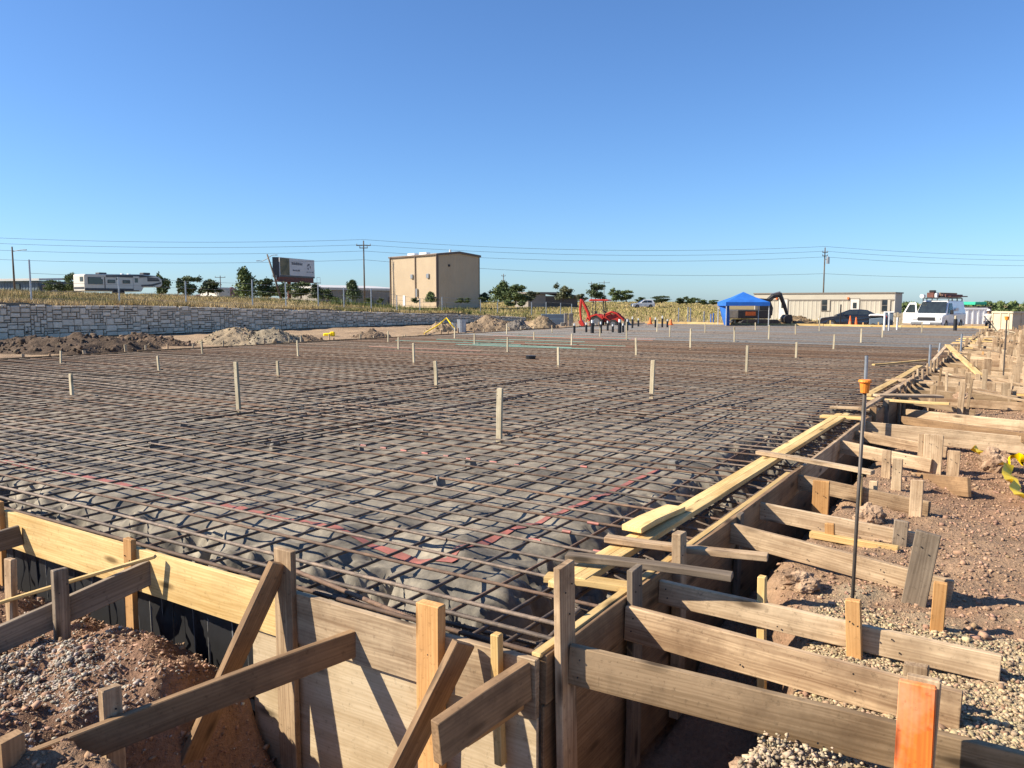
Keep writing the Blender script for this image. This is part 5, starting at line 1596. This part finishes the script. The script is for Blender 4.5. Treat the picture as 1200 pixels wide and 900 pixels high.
for (x, h) in ((2.6, .28), (9.2, .32)): MB().box(x, .8, Hh + .16 if x > 5 else Hh + .02, x + 1.1, 1.7, Hh + .16 + h if x > 5 else Hh + .02 + h).build('roof_unit', 'rvdark', t, bevel=.06)
for x in (6.0, 7.0): MB().box(x, 1, Hh + .1, x + .35, 1.35, Hh + .26).build('roof_vent', 'white', t)
for x in (4.3, 5.25): MB().cyl((x, -.03, .38), (x, .25, .38), .38, .38, 14).build('wheel', 'tyre', t)

# billboard
A, d, L, rz = frame_on(329, 146, 369.5, 157)
t = thing('billboard', (A.x, A.y, 0), rz, 'roadside billboard on a rusty column with a grey printed face', 'billboard')
zt_ = pd(329, 301.3, 146).z; zb_ = pd(329, 324.2, 146).z
MB().box(0, 0, zb_, L, .35, zt_).build('sign_face', 'billgrey', t)
MB().add([(-.9, .9, zb_ - .1), (-.05, .1, zb_ - .1), (-.05, .1, zt_ - .0), (-.9, .9, zt_ + .0), (L * .6, 5, zb_ - .1), (L * .6, 4.6, zt_)], [(0, 1, 2, 3), (0, 3, 5, 4)]).build('rear_face', 'rvdark', t)
hh = zt_ - zb_
MB().box(.15, -.02, zb_ + hh * .10, L * .265, -.005, zt_ - .1).build('printed_picture', plain('olive_picture_print', (.17, .15, .085), (.06, .07, .04), .6, .9), t)
MB().box(0, -.025, zb_, L, -.006, zb_ + hh * .09).build('lower_band', 'rvdark', t)
M['ink'] = plain('dark_print_ink', (.09, .09, .11), None, .6)
r = random.Random(4); mb = MB()
for (x0, x1, z0, z1) in ((.33, .64, .66, .80), (.36, .55, .33, .42), (.76, .96, .30, .35)):
    x = x0
    while x < x1:
        w = r.uniform(.008, .018); mb.box(L * x, -.02, zb_ + hh * z0, L * (x + w), -.006, zb_ + hh * (z1 - r.choice([0, 0, .04]))); x += w + .007
    mb.build('printed_line', 'ink', t); mb = MB()
mb = MB()
for k in range(10):
    a0 = -.5 + k * .5; a1 = a0 + .42
    if k in (2, 7): continue
    cx, cz, ro, ri = L * .83, zb_ + hh * .60, .62, .30
    mb.add([(cx + ri * math.cos(a0), -.02, cz + ri * math.sin(a0)), (cx + ro * math.cos(a0), -.02, cz + ro * math.sin(a0)), (cx + ro * math.cos(a1), -.02, cz + ro * math.sin(a1)), (cx + ri * math.cos(a1), -.02, cz + ri * math.sin(a1))], [(0, 1, 2, 3)])
mb.build('printed_emblem', 'ink', t)
MB().box(-.3, .05, zb_ - .8, L * .97, .6, zb_ - .01).build('apron', 'billrust', t)
MB().box(-3.0, -.4, zb_ - .92, L + 1.6, .9, zb_ - .81).build('catwalk', 'billrust', t)
mb = MB()
for x in (-2.9, -1.6, L + .3, L + 1.5): mb.cyl((x, -.3, zb_ - .8), (x, -.3, zb_ + .2), .03, .03, 6)
mb.tube([(-2.9, -.3, zb_ + .2), (-1.6, -.3, zb_ + .2)], .03, 6); mb.tube([(L + .3, -.3, zb_ + .2), (L + 1.5, -.3, zb_ + .2)], .03, 6)
mb.build('handrail', 'steel', t)
cx = along(A, d, 342.5)
MB().cyl((cx, .6, .5), (cx, .6, zb_ - .9), .36, .36, 14).build('column', 'billrust', t, smooth=False)

# ================================================================== VEHICLES
def wheel(t, x, y, r, w, side, name='wheel'):
    wl_ = MB().cyl((x, y - w / 2, r), (x, y + w / 2, r), r, r, 18).build(name, 'tyre', t, bevel=.02)
    yy = y + side * (w / 2 + .004)
    MB().cyl((x, yy - side * .05, r), (x, yy, r), r * .62, r * .55, 14).build('rim', 'rim', wl_)


def arch(cx, r, z, n=7):
    return [(cx + r * math.cos(math.pi * i / (n - 1)), z + r * math.sin(math.pi * i / (n - 1))) for i in range(n)]


def car(name, loc, rz, L, W, body, cabin, wins, wheels, paint, label, cat, sill=.28, gl='glass'):
    """local x: rear 0 -> front L; y: -W/2..W/2. body upper outline (x,z) rear to front; wheels (xr, xf, r)"""
    t = thing(name, loc, rz, label, cat)
    xr, xf, r = wheels
    low = [(L - .02, sill + .08), (L - .12, sill)] + arch(xf, r * 1.16, sill) + arch(xr, r * 1.16, sill) + [(.1, sill), (.02, sill + .1)]
    MB().prism(low + body, -W / 2, W / 2, ins=lambda x, z: .05 if z < sill + .1 else 0.0).build('body', paint, t, bevel=.03)
    zb = min(z for _, z in cabin); zt = max(z for _, z in cabin)
    MB().prism(cabin, -W / 2 + .06, W / 2 - .06, ins=lambda x, z: .17 * (z - zb) / (zt - zb)).build('roof', paint, t, bevel=.03)
    for s in (-1, 1):
        for pw in wins:
            q = [(x, s * (W / 2 - .048 - .17 * (z - zb) / (zt - zb)), z) for x, z in pw]
            q2 = [(x, y - s * .03, z) for x, y, z in q]; n = len(q)
            MB().add(q + q2, [tuple(range(n)), tuple(reversed(range(n, 2 * n)))] + [(i, (i + 1) % n, n + (i + 1) % n, n + i) for i in range(n)]).build('window', gl, t)
        wheel(t, xr, s * (W / 2 - .12), r, .23, s); wheel(t, xf, s * (W / 2 - .12), r, .23, s)
        MB().box(L - .22, s * W / 2 - .18 if s > 0 else -W / 2 - .005, .62, L - .03, s * W / 2 + .005 if s > 0 else -W / 2 + .18, .78).build('headlight', 'lamp', t, bevel=.02)
        MB().box(-.012, s * (W / 2 - .16) - .13, .78, .14, s * (W / 2 - .16) + .16, 1.0).build('tail_light', 'tail', t, bevel=.02)
        MB().box(L * .60, s * (W / 2 + .12) - .09, zb + .05, L * .60 + .16, s * (W / 2 + .12) + .09, zb + .2).build('wing_mirror', paint, t, bevel=.03)
    # screens
    cs = sorted(cabin)
    fr = [p for p in cabin if p[0] == max(c[0] for c in cabin)][0]; top = [p for p in cabin if p[1] > zt - .03]; ft = max(top); rt_ = min(top); rb = [p for p in cabin if p[0] == min(c[0] for c in cabin)][0]
    for a, b, nm in ((fr, ft, 'windscreen'), (rb, rt_, 'rear_window')):
        sg = 1 if nm == 'windscreen' else -1
        p0 = (a[0] + (b[0] - a[0]) * .12, a[1] + (b[1] - a[1]) * .12); p1 = (a[0] + (b[0] - a[0]) * .9, a[1] + (b[1] - a[1]) * .9)
        o_ = sg * .018
        MB().add([(p0[0] + o_, -W / 2 + .20, p0[1] + .012), (p0[0] + o_, W / 2 - .20, p0[1] + .012), (p1[0] + o_, W / 2 - .32, p1[1] + .012), (p1[0] + o_, -W / 2 + .32, p1[1] + .012)], [(0, 1, 2, 3)]).build(nm, gl, t)
    return t


# white estate car on the hill (front to the left)
p = pd(753, 363, 165)
car('suv_car', (p.x + 2.3, p.y, tz(p) + .03), math.pi + .12, 4.7, 1.85,
    [(.0, .95), (.12, 1.02), (3.25, 1.0), (4.45, .88), (4.68, .72)], [(.06, 1.0), (.42, 1.62), (.9, 1.70), (2.2, 1.68), (3.35, 1.0)],
    [[(.55, 1.08), (.72, 1.52), (1.6, 1.57), (1.6, 1.08)], [(1.68, 1.08), (1.68, 1.57), (2.15, 1.56), (2.95, 1.08)]], (.92, 3.72, .37), 'white', 'white estate car parked on the grassy hill', 'car')
# dark sedan
p = pd(999, 382, 62); vr = math.atan2(-ray(999, 354).x, ray(999, 354).y)
dx = Vector((math.cos(vr), math.sin(vr), 0))
q = Vector((p.x, p.y, 0)) + dx * 2.35
car('sedan_car', (q.x, q.y, -.42), vr + math.pi, 4.85, 1.85,
    [(.0, .98), (.2, 1.04), (1.0, 1.03), (3.4, .98), (4.55, .80), (4.82, .62)], [(.55, 1.02), (1.35, 1.42), (1.8, 1.47), (2.6, 1.45), (3.75, .98)],
    [[(.95, 1.08), (1.42, 1.36), (1.95, 1.39), (1.95, 1.08)], [(2.03, 1.08), (2.03, 1.39), (2.55, 1.37), (3.3, 1.08)]], (.95, 3.85, .33), 'navy', 'dark blue sedan parked in front of the office trailer', 'car')

# white work van
fwd = Vector((-.69, -.72, 0)).normalized(); rzv = math.atan2(fwd.y, fwd.x)
lf_ = Vector((-fwd.y, fwd.x, 0))            # van's left
fc = Vector((29.0, 54.0, 0)); fr_c = fc + Vector((-.72, .69, 0)) * 1.0
org = fr_c - fwd * 5.6
t = thing('work_van', (org.x, org.y, -.36), rzv, 'white work van with roof rack and open door beyond the slab', 'van')
L, W = 5.6, 2.0
low = [(L - .02, .42), (L - .15, .30)] + arch(4.62, .44, .30) + arch(1.15, .44, .30) + [(.08, .30), (.0, .42)]
MB().prism(low + [(0, 1.15), (4.25, 1.15), (5.3, 1.06), (L - .04, .98)], -W / 2, W / 2, ins=lambda x, z: 0.04 if z < .4 else 0).build('body', 'white', t, bevel=.04)
MB().prism([(.02, 1.15), (.12, 1.95), (.3, 2.05), (3.55, 2.08), (3.85, 2.0), (4.62, 1.14)], -W / 2 + .02, W / 2 - .02, ins=lambda x, z: .16 * max(0, z - 1.15) / .9).build('cargo_body', 'white', t, bevel=.04)
MB().add([(4.60, -W / 2 + .10, 1.20), (4.60, W / 2 - .10, 1.20), (3.93, W / 2 - .22, 1.96), (3.93, -W / 2 + .22, 1.96)], [(0, 1, 2, 3)]).build('windscreen', 'glass', t, loc=(.03, 0, .03))
for s in (-1, 1):
    y0, y1 = s * (W / 2 - .012), s * (W / 2 - .135)
    MB().add([(3.1, y0, 1.2), (4.35, y0, 1.2), (3.75, y1, 1.88), (3.1, y1, 1.88)], [(0, 1, 2, 3), (3, 2, 1, 0)]).build('window', 'glass', t, loc=(0, s * .012, 0))
    MB().box(2.98, s * (W / 2 + .004) - .004, .45, 3.0, s * (W / 2 + .004) + .004, 1.12).build('door_seam', 'rvdark', t)
    wheel(t, 1.15, s * (W / 2 - .14), .37, .24, s); wheel(t, 4.62, s * (W / 2 - .14), .37, .24, s)
    MB().box(L - .10, s * .72 - .17, .74, L + .012, s * .72 + .17, .92).build('headlight', 'lamp', t, bevel=.02)
    MB().box(4.02, s * (W / 2 + .16) - .10, 1.12, 4.14, s * (W / 2 + .16) + .10, 1.42).build('wing_mirror', 'black', t, bevel=.03)
MB().box(L - .05, -.55, .70, L + .006, .55, .94).build('grille', 'black', t, bevel=.01)
MB().box(L - .08, -.98, .42, L + .07, .98, .60).build('bumper', 'rim', t, bevel=.03)
MB().box(L + .072, -.26, .46, L + .082, .26, .58).build('number_plate', 'pvc', t)
MB().box(1.9, W / 2 - .0, 1.35, 2.7, W / 2 + .006, 1.55).build('side_marking', 'billgrey', t)
dr = MB().prism([(0, .45), (1.25, .45), (1.25, 1.15), (.72, 1.92), (.1, 1.92), (0, 1.2)], -.03, .03).build('door', 'white', t, bevel=.02)
MB().prism([(.12, 1.22), (1.06, 1.22), (.66, 1.80), (.18, 1.80)], -.036, .036).build('pane', 'glass', dr)
dr.location = (4.25, -W / 2 - .02, 0); dr.rotation_euler = (0, 0, math.pi + math.radians(62))
# roof rack and load
mb = MB()
for x in (.5, 1.7, 2.9, 3.7):
    mb.box(x, -.85, 2.20, x + .06, .85, 2.26)
    for s in (-.82, .82): mb.box(x, s - .03, 2.02, x + .06, s + .03, 2.2)
mb.build('roof_rack', 'rvdark', t)
lt = thing('pipe_load', t.location + fwd * 0 + Z * 2.27, rzv, 'brown pipes and boxes strapped on the roof rack of the white van', 'pipe load')
for k in range(9):
    MB().cyl((-.4 + rnd.uniform(-.2, .2), .15 + (k % 4) * .13, .06 + (k // 4) * .12), (3.5 + rnd.uniform(-.2, .2), .12 + (k % 4) * .13, .06 + (k // 4) * .12), .055, .055, 8).build('pipe', rnd.choice(['billrust', 'billrust', 'brown']), lt)
MB().box(2.6, -.55, 0, 3.9, -.1, .35).build('tool_box', 'billrust', lt, bevel=.02)
MB().box(3.1, -.05, .0, 3.9, .12, .30).build('white_box', 'pvc', lt, bevel=.03)
MB().box(3.2, -.5, .352, 3.6, -.15, .52).build('black_box', 'black', lt, bevel=.03)
MB().cyl((3.9, -.75, .1), (4.3, -.75, .1), .14, .14, 12).build('white_tube', 'pvc', lt)
lad = MB()
for y in (.62, .92): lad.box(-.3, y, .05, 3.9, y + .04, .13)
for k in range(12): lad.cyl((-.1 + k * .33, .64, .09), (-.1 + k * .33, .94, .09), .016, .016, 6)
lad.build('ladder', 'billrust', lt)

# red tractor with backhoe
p = pd(706, 389, 58)
t = thing('tractor', (p.x, p.y, -.30), -.30, 'red tractor with a backhoe arm and red canopy', 'tractor')
t.scale = (.92,) * 3
# local x to the right = tractor front
for s in (-1, 1):
    wheel(t, -.35, s * .62, .52, .34, s); wheel(t, .95, s * .60, .36, .24, s)
    MB().prism([(-.92, .62), (-.85, 1.02), (-.35, 1.16), (.1, 1.0), (.18, .75), (.1, .75), (-.35, 1.05), (-.8, .9), (-.85, .62)], s * .62 - .2, s * .62 + .2).build('fender', 'red', t)
MB().prism([(.1, .5), (1.35, .5), (1.4, .95), (1.3, 1.08), (.35, 1.16), (.1, 1.1)], -.29, .29).build('bonnet', 'red', t, bevel=.05)
MB().box(1.36, -.24, .55, 1.41, .24, .95).build('grille', 'black', t)
MB().box(-.9, -.25, .32, 1.2, .25, .55).build('chassis', 'blackm', t, bevel=.03)
MB().box(-.55, -.22, .8, -.1, .22, .95).box(-.6, -.22, .95, -.48, .22, 1.35).build('seat', 'black', t, bevel=.04)
MB().tube([(.35, 0, 1.1), (.15, 0, 1.32)], .03, 6).cyl((.12, 0, 1.30), (.16, 0, 1.35), .17, .17, 12).build('steering_wheel', 'black', t)
mb = MB()
for x, xx in ((-.72, -.66), (.22, .12)):
    for s in (-1, 1): mb.tube([(x, s * .5, .9), (xx, s * .5, 2.14)], .038, 6)
mb.build('canopy_frame', 'blackm', t)
MB().prism([(-.95, 2.14), (.52, 2.14), (.60, 2.20), (.48, 2.28), (-.85, 2.30), (-1.0, 2.22)], -.62, .62).build('canopy_roof', 'red', t, bevel=.03)
for s in (-.42, .42):
    MB().tube([(.15, s, 1.05), (.75, s, 1.3), (1.2, s, 1.15), (1.85, s, .55)], [.07, .085, .085, .07], 8).build('loader_arm', 'red', t)
MB().prism([(1.75, .18), (2.25, .12), (2.28, .2), (2.0, .5), (1.95, .75), (1.82, .78)], -.72, .72).build('loader_bucket', 'blackm', t, bevel=.02)
MB().tube([(-1.0, 0, .6), (-1.15, 0, 1.2), (-1.62, 0, 2.15), (-1.72, 0, 2.28)], [.15, .13, .11, .12], 8).build('backhoe_boom', 'red', t)
MB().tube([(-1.72, 0, 2.30), (-1.80, 0, 1.5), (-1.72, 0, .62)], [.11, .10, .08], 8).build('dipper_arm', 'red', t)
MB().tube([(-1.2, 0, 1.55), (-1.62, 0, 2.0)], .05, 6).build('hydraulic_ram', 'steel', t)
MB().prism([(-1.85, .62), (-1.62, .65), (-1.42, .3), (-1.5, .12), (-1.72, .2), (-1.9, .45)], -.2, .2).build('backhoe_bucket', 'red', t, bevel=.02)
for s in (-1, 1): MB().tube([(-.95, s * .2, .6), (-1.1, s * .75, .85), (-1.18, s * .95, .05)], .06, 6).build('stabiliser', 'red', t)

# blue canopy tent
p = pd(870, 381, 57)
t = thing('canopy_tent', (p.x, p.y, -.30), -.06, 'blue pop-up canopy tent standing at the far end of the slab', 'canopy tent')
e, pkz = 1.90, 2.62
E_ = 1.5
MB().add([(-E_, -E_, e), (E_, -E_, e), (E_, E_, e), (-E_, E_, e), (0, 0, pkz), (-E_, -E_, e - .26), (E_, -E_, e - .26), (E_, E_, e - .26), (-E_, E_, e - .26), (0, -E_, e - .06 + .06), (-.7, -.7, e + .34), (.7, -.7, e + .34), (.7, .7, e + .34), (-.7, .7, e + .34)],
         [(0, 1, 11, 10), (1, 2, 12, 11), (2, 3, 13, 12), (3, 0, 10, 13), (10, 11, 4), (11, 12, 4), (12, 13, 4), (13, 10, 4), (0, 5, 6, 1), (1, 6, 7, 2), (2, 7, 8, 3), (3, 8, 5, 0)]).build('canopy_roof', 'canopy', t)
for sx in (-1, 1):
    for sy in (-1, 1): MB().box(sx * (E_ - .05) - .025, sy * (E_ - .05) - .025, -.1, sx * (E_ - .05) + .025, sy * (E_ - .05) + .025, e - .02).build('leg', 'pvc', t)
MB().add([(-E_ + .02, -E_ + .1, .0), (-E_ + .5, -E_ + .9, .0), (-E_ + .55, E_ - .1, .0), (-E_ + .03, -E_ + .06, e - .05), (-E_ + .35, -E_ + .6, e - .05), (-E_ + .03, E_ - .1, e - .05)], [(0, 1, 4, 3), (1, 2, 5, 4)]).build('side_sheet', 'canopy', t)

# black excavator behind the tent
p = pd(884, 380, 64)
t = thing('excavator', (p.x, p.y, -.45), .1, 'black excavator with its bent arm raised behind the blue canopy tent', 'excavator')
for s in (-1, 1):
    MB().prism([(-1.6, .1), (-1.35, 0), (1.35, 0), (1.6, .1), (1.7, .4), (1.4, .68), (-1.4, .68), (-1.7, .4)], s * .95 - .25, s * .95 + .25).build('track', 'blackm', t, bevel=.03)
MB().box(-1.9, -1.15, .75, .9, 1.15, 1.45).build('engine_deck', 'blackm', t, bevel=.08)
cb = MB().prism([(-.1, 1.0), (1.0, 1.0), (1.05, 1.6), (.75, 2.3), (-.1, 2.35)], -1.1, -.25).build('cab', 'blackm', t, bevel=.04)
MB().prism([(.05, 1.5), (.85, 1.5), (.65, 2.2), (.05, 2.2)], -1.12, -1.104).build('pane', 'glass', cb)
MB().box(-1.2, -1.17, 1.0, -.4, -1.155, 1.3).build('orange_panel', 'orange_v', t)
MB().tube([(.7, .1, 1.2), (1.0, .1, 2.05), (1.5, .1, 2.5), (2.15, .1, 2.62)], [.22, .24, .20, .15], 8).build('boom', 'blackm', t)
MB().tube([(2.05, .1, 2.75), (2.5, .1, 1.75), (2.75, .1, 1.0)], [.17, .15, .11], 8).build('stick', 'blackm', t)
MB().tube([(1.3, .1, 2.65), (2.1, .1, 2.85)], .07, 6).build('hydraulic_ram', 'steel', t)
MB().prism([(2.55, 1.05), (2.95, 1.05), (3.05, .6), (2.8, .3), (2.4, .45), (2.35, .8)], -.35, .55).build('bucket', 'blackm', t, bevel=.03)

# containers and bins on the right
def ribbox(name, pxc, pyt, D, w, dep, h, rz, m, label, cat, ribs=5):
    c = pd(pxc, pyt, D)
    t = thing(name, (c.x, c.y, c.z - h), rz, label, cat)
    MB().box(0, 0, 0, w, dep, h).build('box_body', m, t)
    for i in range(ribs):
        x = w * (i + .5) / ribs
        MB().box(x - .06, -.07, .05, x + .06, -.003, h - .13).build('rib', m, t)
    MB().box(-.05, -.09, h - .12, w + .05, -.0035, h + .03).build('rim_rail', m, t)
    return t


t = ribbox('container', 1131, 361, 68, 1.75, 2.2, 1.9, -.1, 'white', 'white ribbed steel container between the van and the beige bin', 'container', 4)
c = pd(1160, 365, 57)
t = thing('waste_bin', (c.x, c.y, c.z - 1.55), math.radians(-52) + math.pi / 2 * 0, 'beige steel waste bin at the right edge with one shaded side', 'waste bin')
cA = pd(1187, 365, 55); v1 = Vector((cA.x - c.x, cA.y - c.y, 0)); ln = v1.length; t.rotation_euler[2] = math.atan2(v1.y, v1.x)
MB().box(0, 0, 0, ln, 4.5, 1.55).build('box_body', 'dumpster', t)
MB().box(-.04, -.06, 1.45, ln + .05, -.0035, 1.58).build('rim_rail', 'dumpster', t)
for x in (.3, ln / 2, ln - .3): MB().box(x - .05, -.05, .05, x + .05, -.003, 1.44).build('rib', 'dumpster', t)
mb = MB().box(-.04 + ln + .045, -.06, 1.45, ln + .10, 4.5, 1.58)
for y in (.7, 1.8, 2.9): mb.box(ln + .003, y, .05, ln + .06, y + .1, 1.44)
mb.build('side_rail', 'dumpster', t)
p = pd(1143, 356, 74)
t = thing('parked_loader', (p.x, p.y, -.5), .2, 'dark machine with a green roof behind the white container', 'loader')
MB().box(-.6, -.9, .7, 1.0, .9, 1.7).build('body', 'blackm', t, bevel=.06)
MB().prism([(-.75, 1.85), (.55, 1.85), (.5, 2.12), (-.7, 2.12)], -.8, .8).build('roof', 'green', t, bevel=.03)
for x in (-.6, .42): MB().box(x, -.75, 1.7, x + .07, -.68, 1.86).box(x, .68, 1.7, x + .07, .75, 1.86).build('post', 'blackm', t)
for s in (-1, 1):
    for x in (-.4, .8): wheel(t, x, s * .85, .45, .3, s)
# small utility cart right of the sedan
p = pd(1029, 382, 60)
t = thing('utility_cart', (p.x, p.y, -.4), vr, 'small blue cart with a white rounded roof right of the dark sedan', 'cart')
MB().prism([(-.85, .35), (.5, .35), (.6, .85), (.35, 1.0), (-.85, .9)], -.6, .6).build('body', 'blueb', t, bevel=.05)
MB().prism([(-.95, 1.12), (.6, 1.12), (.5, 1.24), (-.1, 1.32), (-.85, 1.26)], -.65, .65).build('roof', 'pvc', t, bevel=.04)
for x in (-.8, .3): MB().box(x, -.58, .9, x + .06, -.52, 1.13).box(x, .52, .9, x + .06, .58, 1.13).build('roof_post', 'black', t)
for s in (-1, 1):
    for x in (-.5, .3): wheel(t, x, s * .55, .25, .18, s)
t.scale = (.72, .72, .86)
p = pd(1041, 383, 61)
t = thing('water_tank', (p.x, p.y, -.4), vr, 'grey cabinet with white lid between the cart and the white van', 'cabinet')
MB().box(-.3, -.3, 0, .3, .3, 1.18).build('cabinet_body', 'blueb', t, bevel=.03); MB().box(-.36, -.36, 1.185, .36, .36, 1.28).build('lid', 'pvc', t, bevel=.03)
p = pd(1050, 380, 63)
t = thing('pallet_fence', (p.x, p.y, -.4), vr, 'short fence of upright tan boards beside the van door', 'fence')
for k in range(6):
    o = MB().box(-.5 + k * .17, -.012, 0, -.5 + k * .17 + .14, .012, 1.15 + rnd.uniform(-.05, .05)).build('slat', 'stake', t)
MB().box(-.52, .013, .3, .52, .05, .4).box(-.52, .013, .85, .52, .05, .95).build('rail', 'stake', t)
# cones, posts
def cone(px, pyb, D, label, h=.72):
    p = pd(px, pyb, D)
    t = thing('traffic_cone', p, 0, label, 'traffic cone')
    MB().box(-.18, -.18, 0, .18, .18, .04).build('base_plate', 'orange_v', t); MB().cyl((0, 0, .04), (0, 0, h), .14, .03, 12).build('cone_body', 'orange_v', t)
    MB().cyl((0, 0, h * .55), (0, 0, h * .75), .082, .058, 12).build('reflective_band', 'pvc', t)


cone(996, 382, 56, 'orange traffic cone in front of the dark sedan, left of two'); cone(1003, 382, 56, 'orange traffic cone in front of the dark sedan, right of two', .62)
cone(786, 381, 53, 'orange traffic cone right of the plumbing stubs', .38); cone(762, 380, 56, 'orange traffic cone behind the plumbing stubs', .5)
tag(MB().cyl((0, 0, -.1), (0, 0, 1.5), .055, .055, 8).build('black_post', 'black', loc=pd(984.5, 382, 56)), 'thin black post in front of the bonnet of the dark sedan', 'post')
for k, (x, yt) in enumerate(((795, 361), (806, 360), (809, 361), (825, 365), (833, 368), (836, 367))):
    B = pd(x, 378, 66); h = (378 - yt) * 66 / FPX
    tag(MB().cyl((0, 0, -.4), (0, 0, h), .05, .05, 8).build('steel_post', 'steel' if k not in (4, 5) else 'canopy', loc=B), 'slim upright post in the grass left of the blue canopy tent, %s from the left' % ordn(k + 1), 'post', 'upright posts left of the canopy tent')
# concrete blocks near the tractor
for k, (x, yt, w, h, dx) in enumerate(((663, 367, 4, 17, 0), (669, 367, 5, 17, 0), (660, 378, 6, 6, 0))):
    B = pd(x, 385, 62); s_ = 62 / FPX
    tag(MB().box(-w * s_ / 2, -.2, -.2, w * s_ / 2, .2, (385 - yt) * s_).build('concrete_post', 'concrete', bevel=.03, loc=B), 'grey concrete post left of the red tractor, %s of three' % ('left taller', 'right taller', 'low')[k], 'post')
B = pd(650, 372, 66)
tag(MB().box(-1.1, -.3, -.6, .9, .3, .28).box(-.6, -.35, -.6, 1.0, -.305, -.1).build('block_stack', 'blueb', bevel=.03, loc=B), 'low stack of blue-grey blocks behind the conical tan heap', 'blocks')

# ================================================================== THE WORKER AT THE FAR RIGHT
def person(loc, rz, label):
    t = thing('person', loc, rz, label, 'person')
    J = {'hip': (0, 0, .95, .15), 'waist': (0, .02, 1.12, .135), 'chest': (0, .05, 1.34, .165), 'neck': (0, .07, 1.50, .062), 'chin': (0, .10, 1.58, .085), 'head': (0, .10, 1.68, .10), 'crown': (0, .09, 1.76, .06),
         'lh': (-.10, 0, .90, .10), 'lk': (-.12, .05, .50, .075), 'la': (-.12, -.02, .09, .055), 'lt': (-.13, .14, .04, .045), 'rh': (.10, 0, .90, .10), 'rk': (.13, .10, .50, .075), 'ra': (.14, .02, .09, .055), 'rt': (.15, .18, .04, .045),
         'ls': (-.20, .05, 1.42, .075), 'le': (-.27, .06, 1.15, .052), 'lw': (-.24, .22, .98, .04), 'lp': (-.23, .29, .94, .035), 'rs': (.20, .05, 1.42, .075), 're': (.27, .05, 1.15, .052), 'rw': (.23, .20, .96, .04), 'rp': (.22, .27, .92, .035)}
    E_ = [('hip', 'waist'), ('waist', 'chest'), ('chest', 'neck'), ('neck', 'chin'), ('chin', 'head'), ('head', 'crown'), ('hip', 'lh'), ('lh', 'lk'), ('lk', 'la'), ('la', 'lt'), ('hip', 'rh'), ('rh', 'rk'), ('rk', 'ra'), ('ra', 'rt'), ('chest', 'ls'), ('ls', 'le'), ('le', 'lw'), ('lw', 'lp'), ('chest', 'rs'), ('rs', 're'), ('re', 'rw'), ('rw', 'rp')]
    ks = list(J); vs = [J[k][:3] for k in ks]; es = [(ks.index(a), ks.index(b)) for a, b in E_]
    for sd in ('l', 'r'):       # fingers
        bx = ks.index(sd + 'p'); px_, py_, pz_, _ = J[sd + 'p']
        for q in range(4):
            vs.append((px_ - .03 + q * .02, py_ + .045, pz_ - .02)); es.append((bx, len(vs) - 1)); ks.append('f')
            vs.append((px_ - .03 + q * .02, py_ + .07 + .006 * (q in (1, 2)), pz_ - .05)); es.append((len(vs) - 2, len(vs) - 1)); ks.append('f')
        vs.append((px_ + (.05 if sd == 'l' else -.05), py_ + .02, pz_ - .02)); es.append((bx, len(vs) - 1)); ks.append('f')
    me = bpy.data.meshes.new('person_body'); me.from_pydata(vs, es, [])
    o = bpy.data.objects.new('body', me); COL.objects.link(o)
    m = o.modifiers.new('s', 'SKIN'); o.modifiers.new('d', 'SUBSURF').levels = 1
    for i, sv in enumerate(me.skin_vertices[0].data):
        r = J[ks[i]][3] if ks[i] in J else .0085
        sv.radius = (r, r * (.8 if ks[i] in ('chest', 'waist', 'hip') else 1)); sv.use_root = (i == 0)
    dg = bpy.context.evaluated_depsgraph_get()
    me2 = bpy.data.meshes.new_from_object(o.evaluated_get(dg)); bpy.data.objects.remove(o)
    me2.materials.clear()
    for k in ('jeans', 'shirt', 'skin', 'blackm'): me2.materials.append(M[k])
    for pgn in me2.polygons:
        c = pgn.center
        pgn.material_index = 3 if c.z < .10 else 0 if c.z < .98 and abs(c.x) < .21 else 2 if c.z > 1.5 or (c.y > .2 and c.z < 1.03) else 1
        pgn.use_smooth = True
    b = link('body', me2, None, t)
    MB().cyl((0, .09, 1.72), (0, .08, 1.83), .125, .08, 12).cyl((0, .12, 1.715), (0, .12, 1.735), .17, .17, 14).build('hard_hat', 'white', t)
    MB().cyl((-.035, .195, 1.69), (-.035, .20, 1.69), .012, .012, 8).cyl((.035, .195, 1.69), (.035, .20, 1.69), .012, .012, 8).build('eye', 'black', t)
    MB().cyl((0, .195, 1.66), (0, .225, 1.645), .012, .016, 6).build('nose', 'skin', t)
    return t


p = pd(1158, 383, 57)
person((p.x, p.y, -.72), 2.4, 'person in pale shirt, dark trousers and white hard hat beside the beige bin')
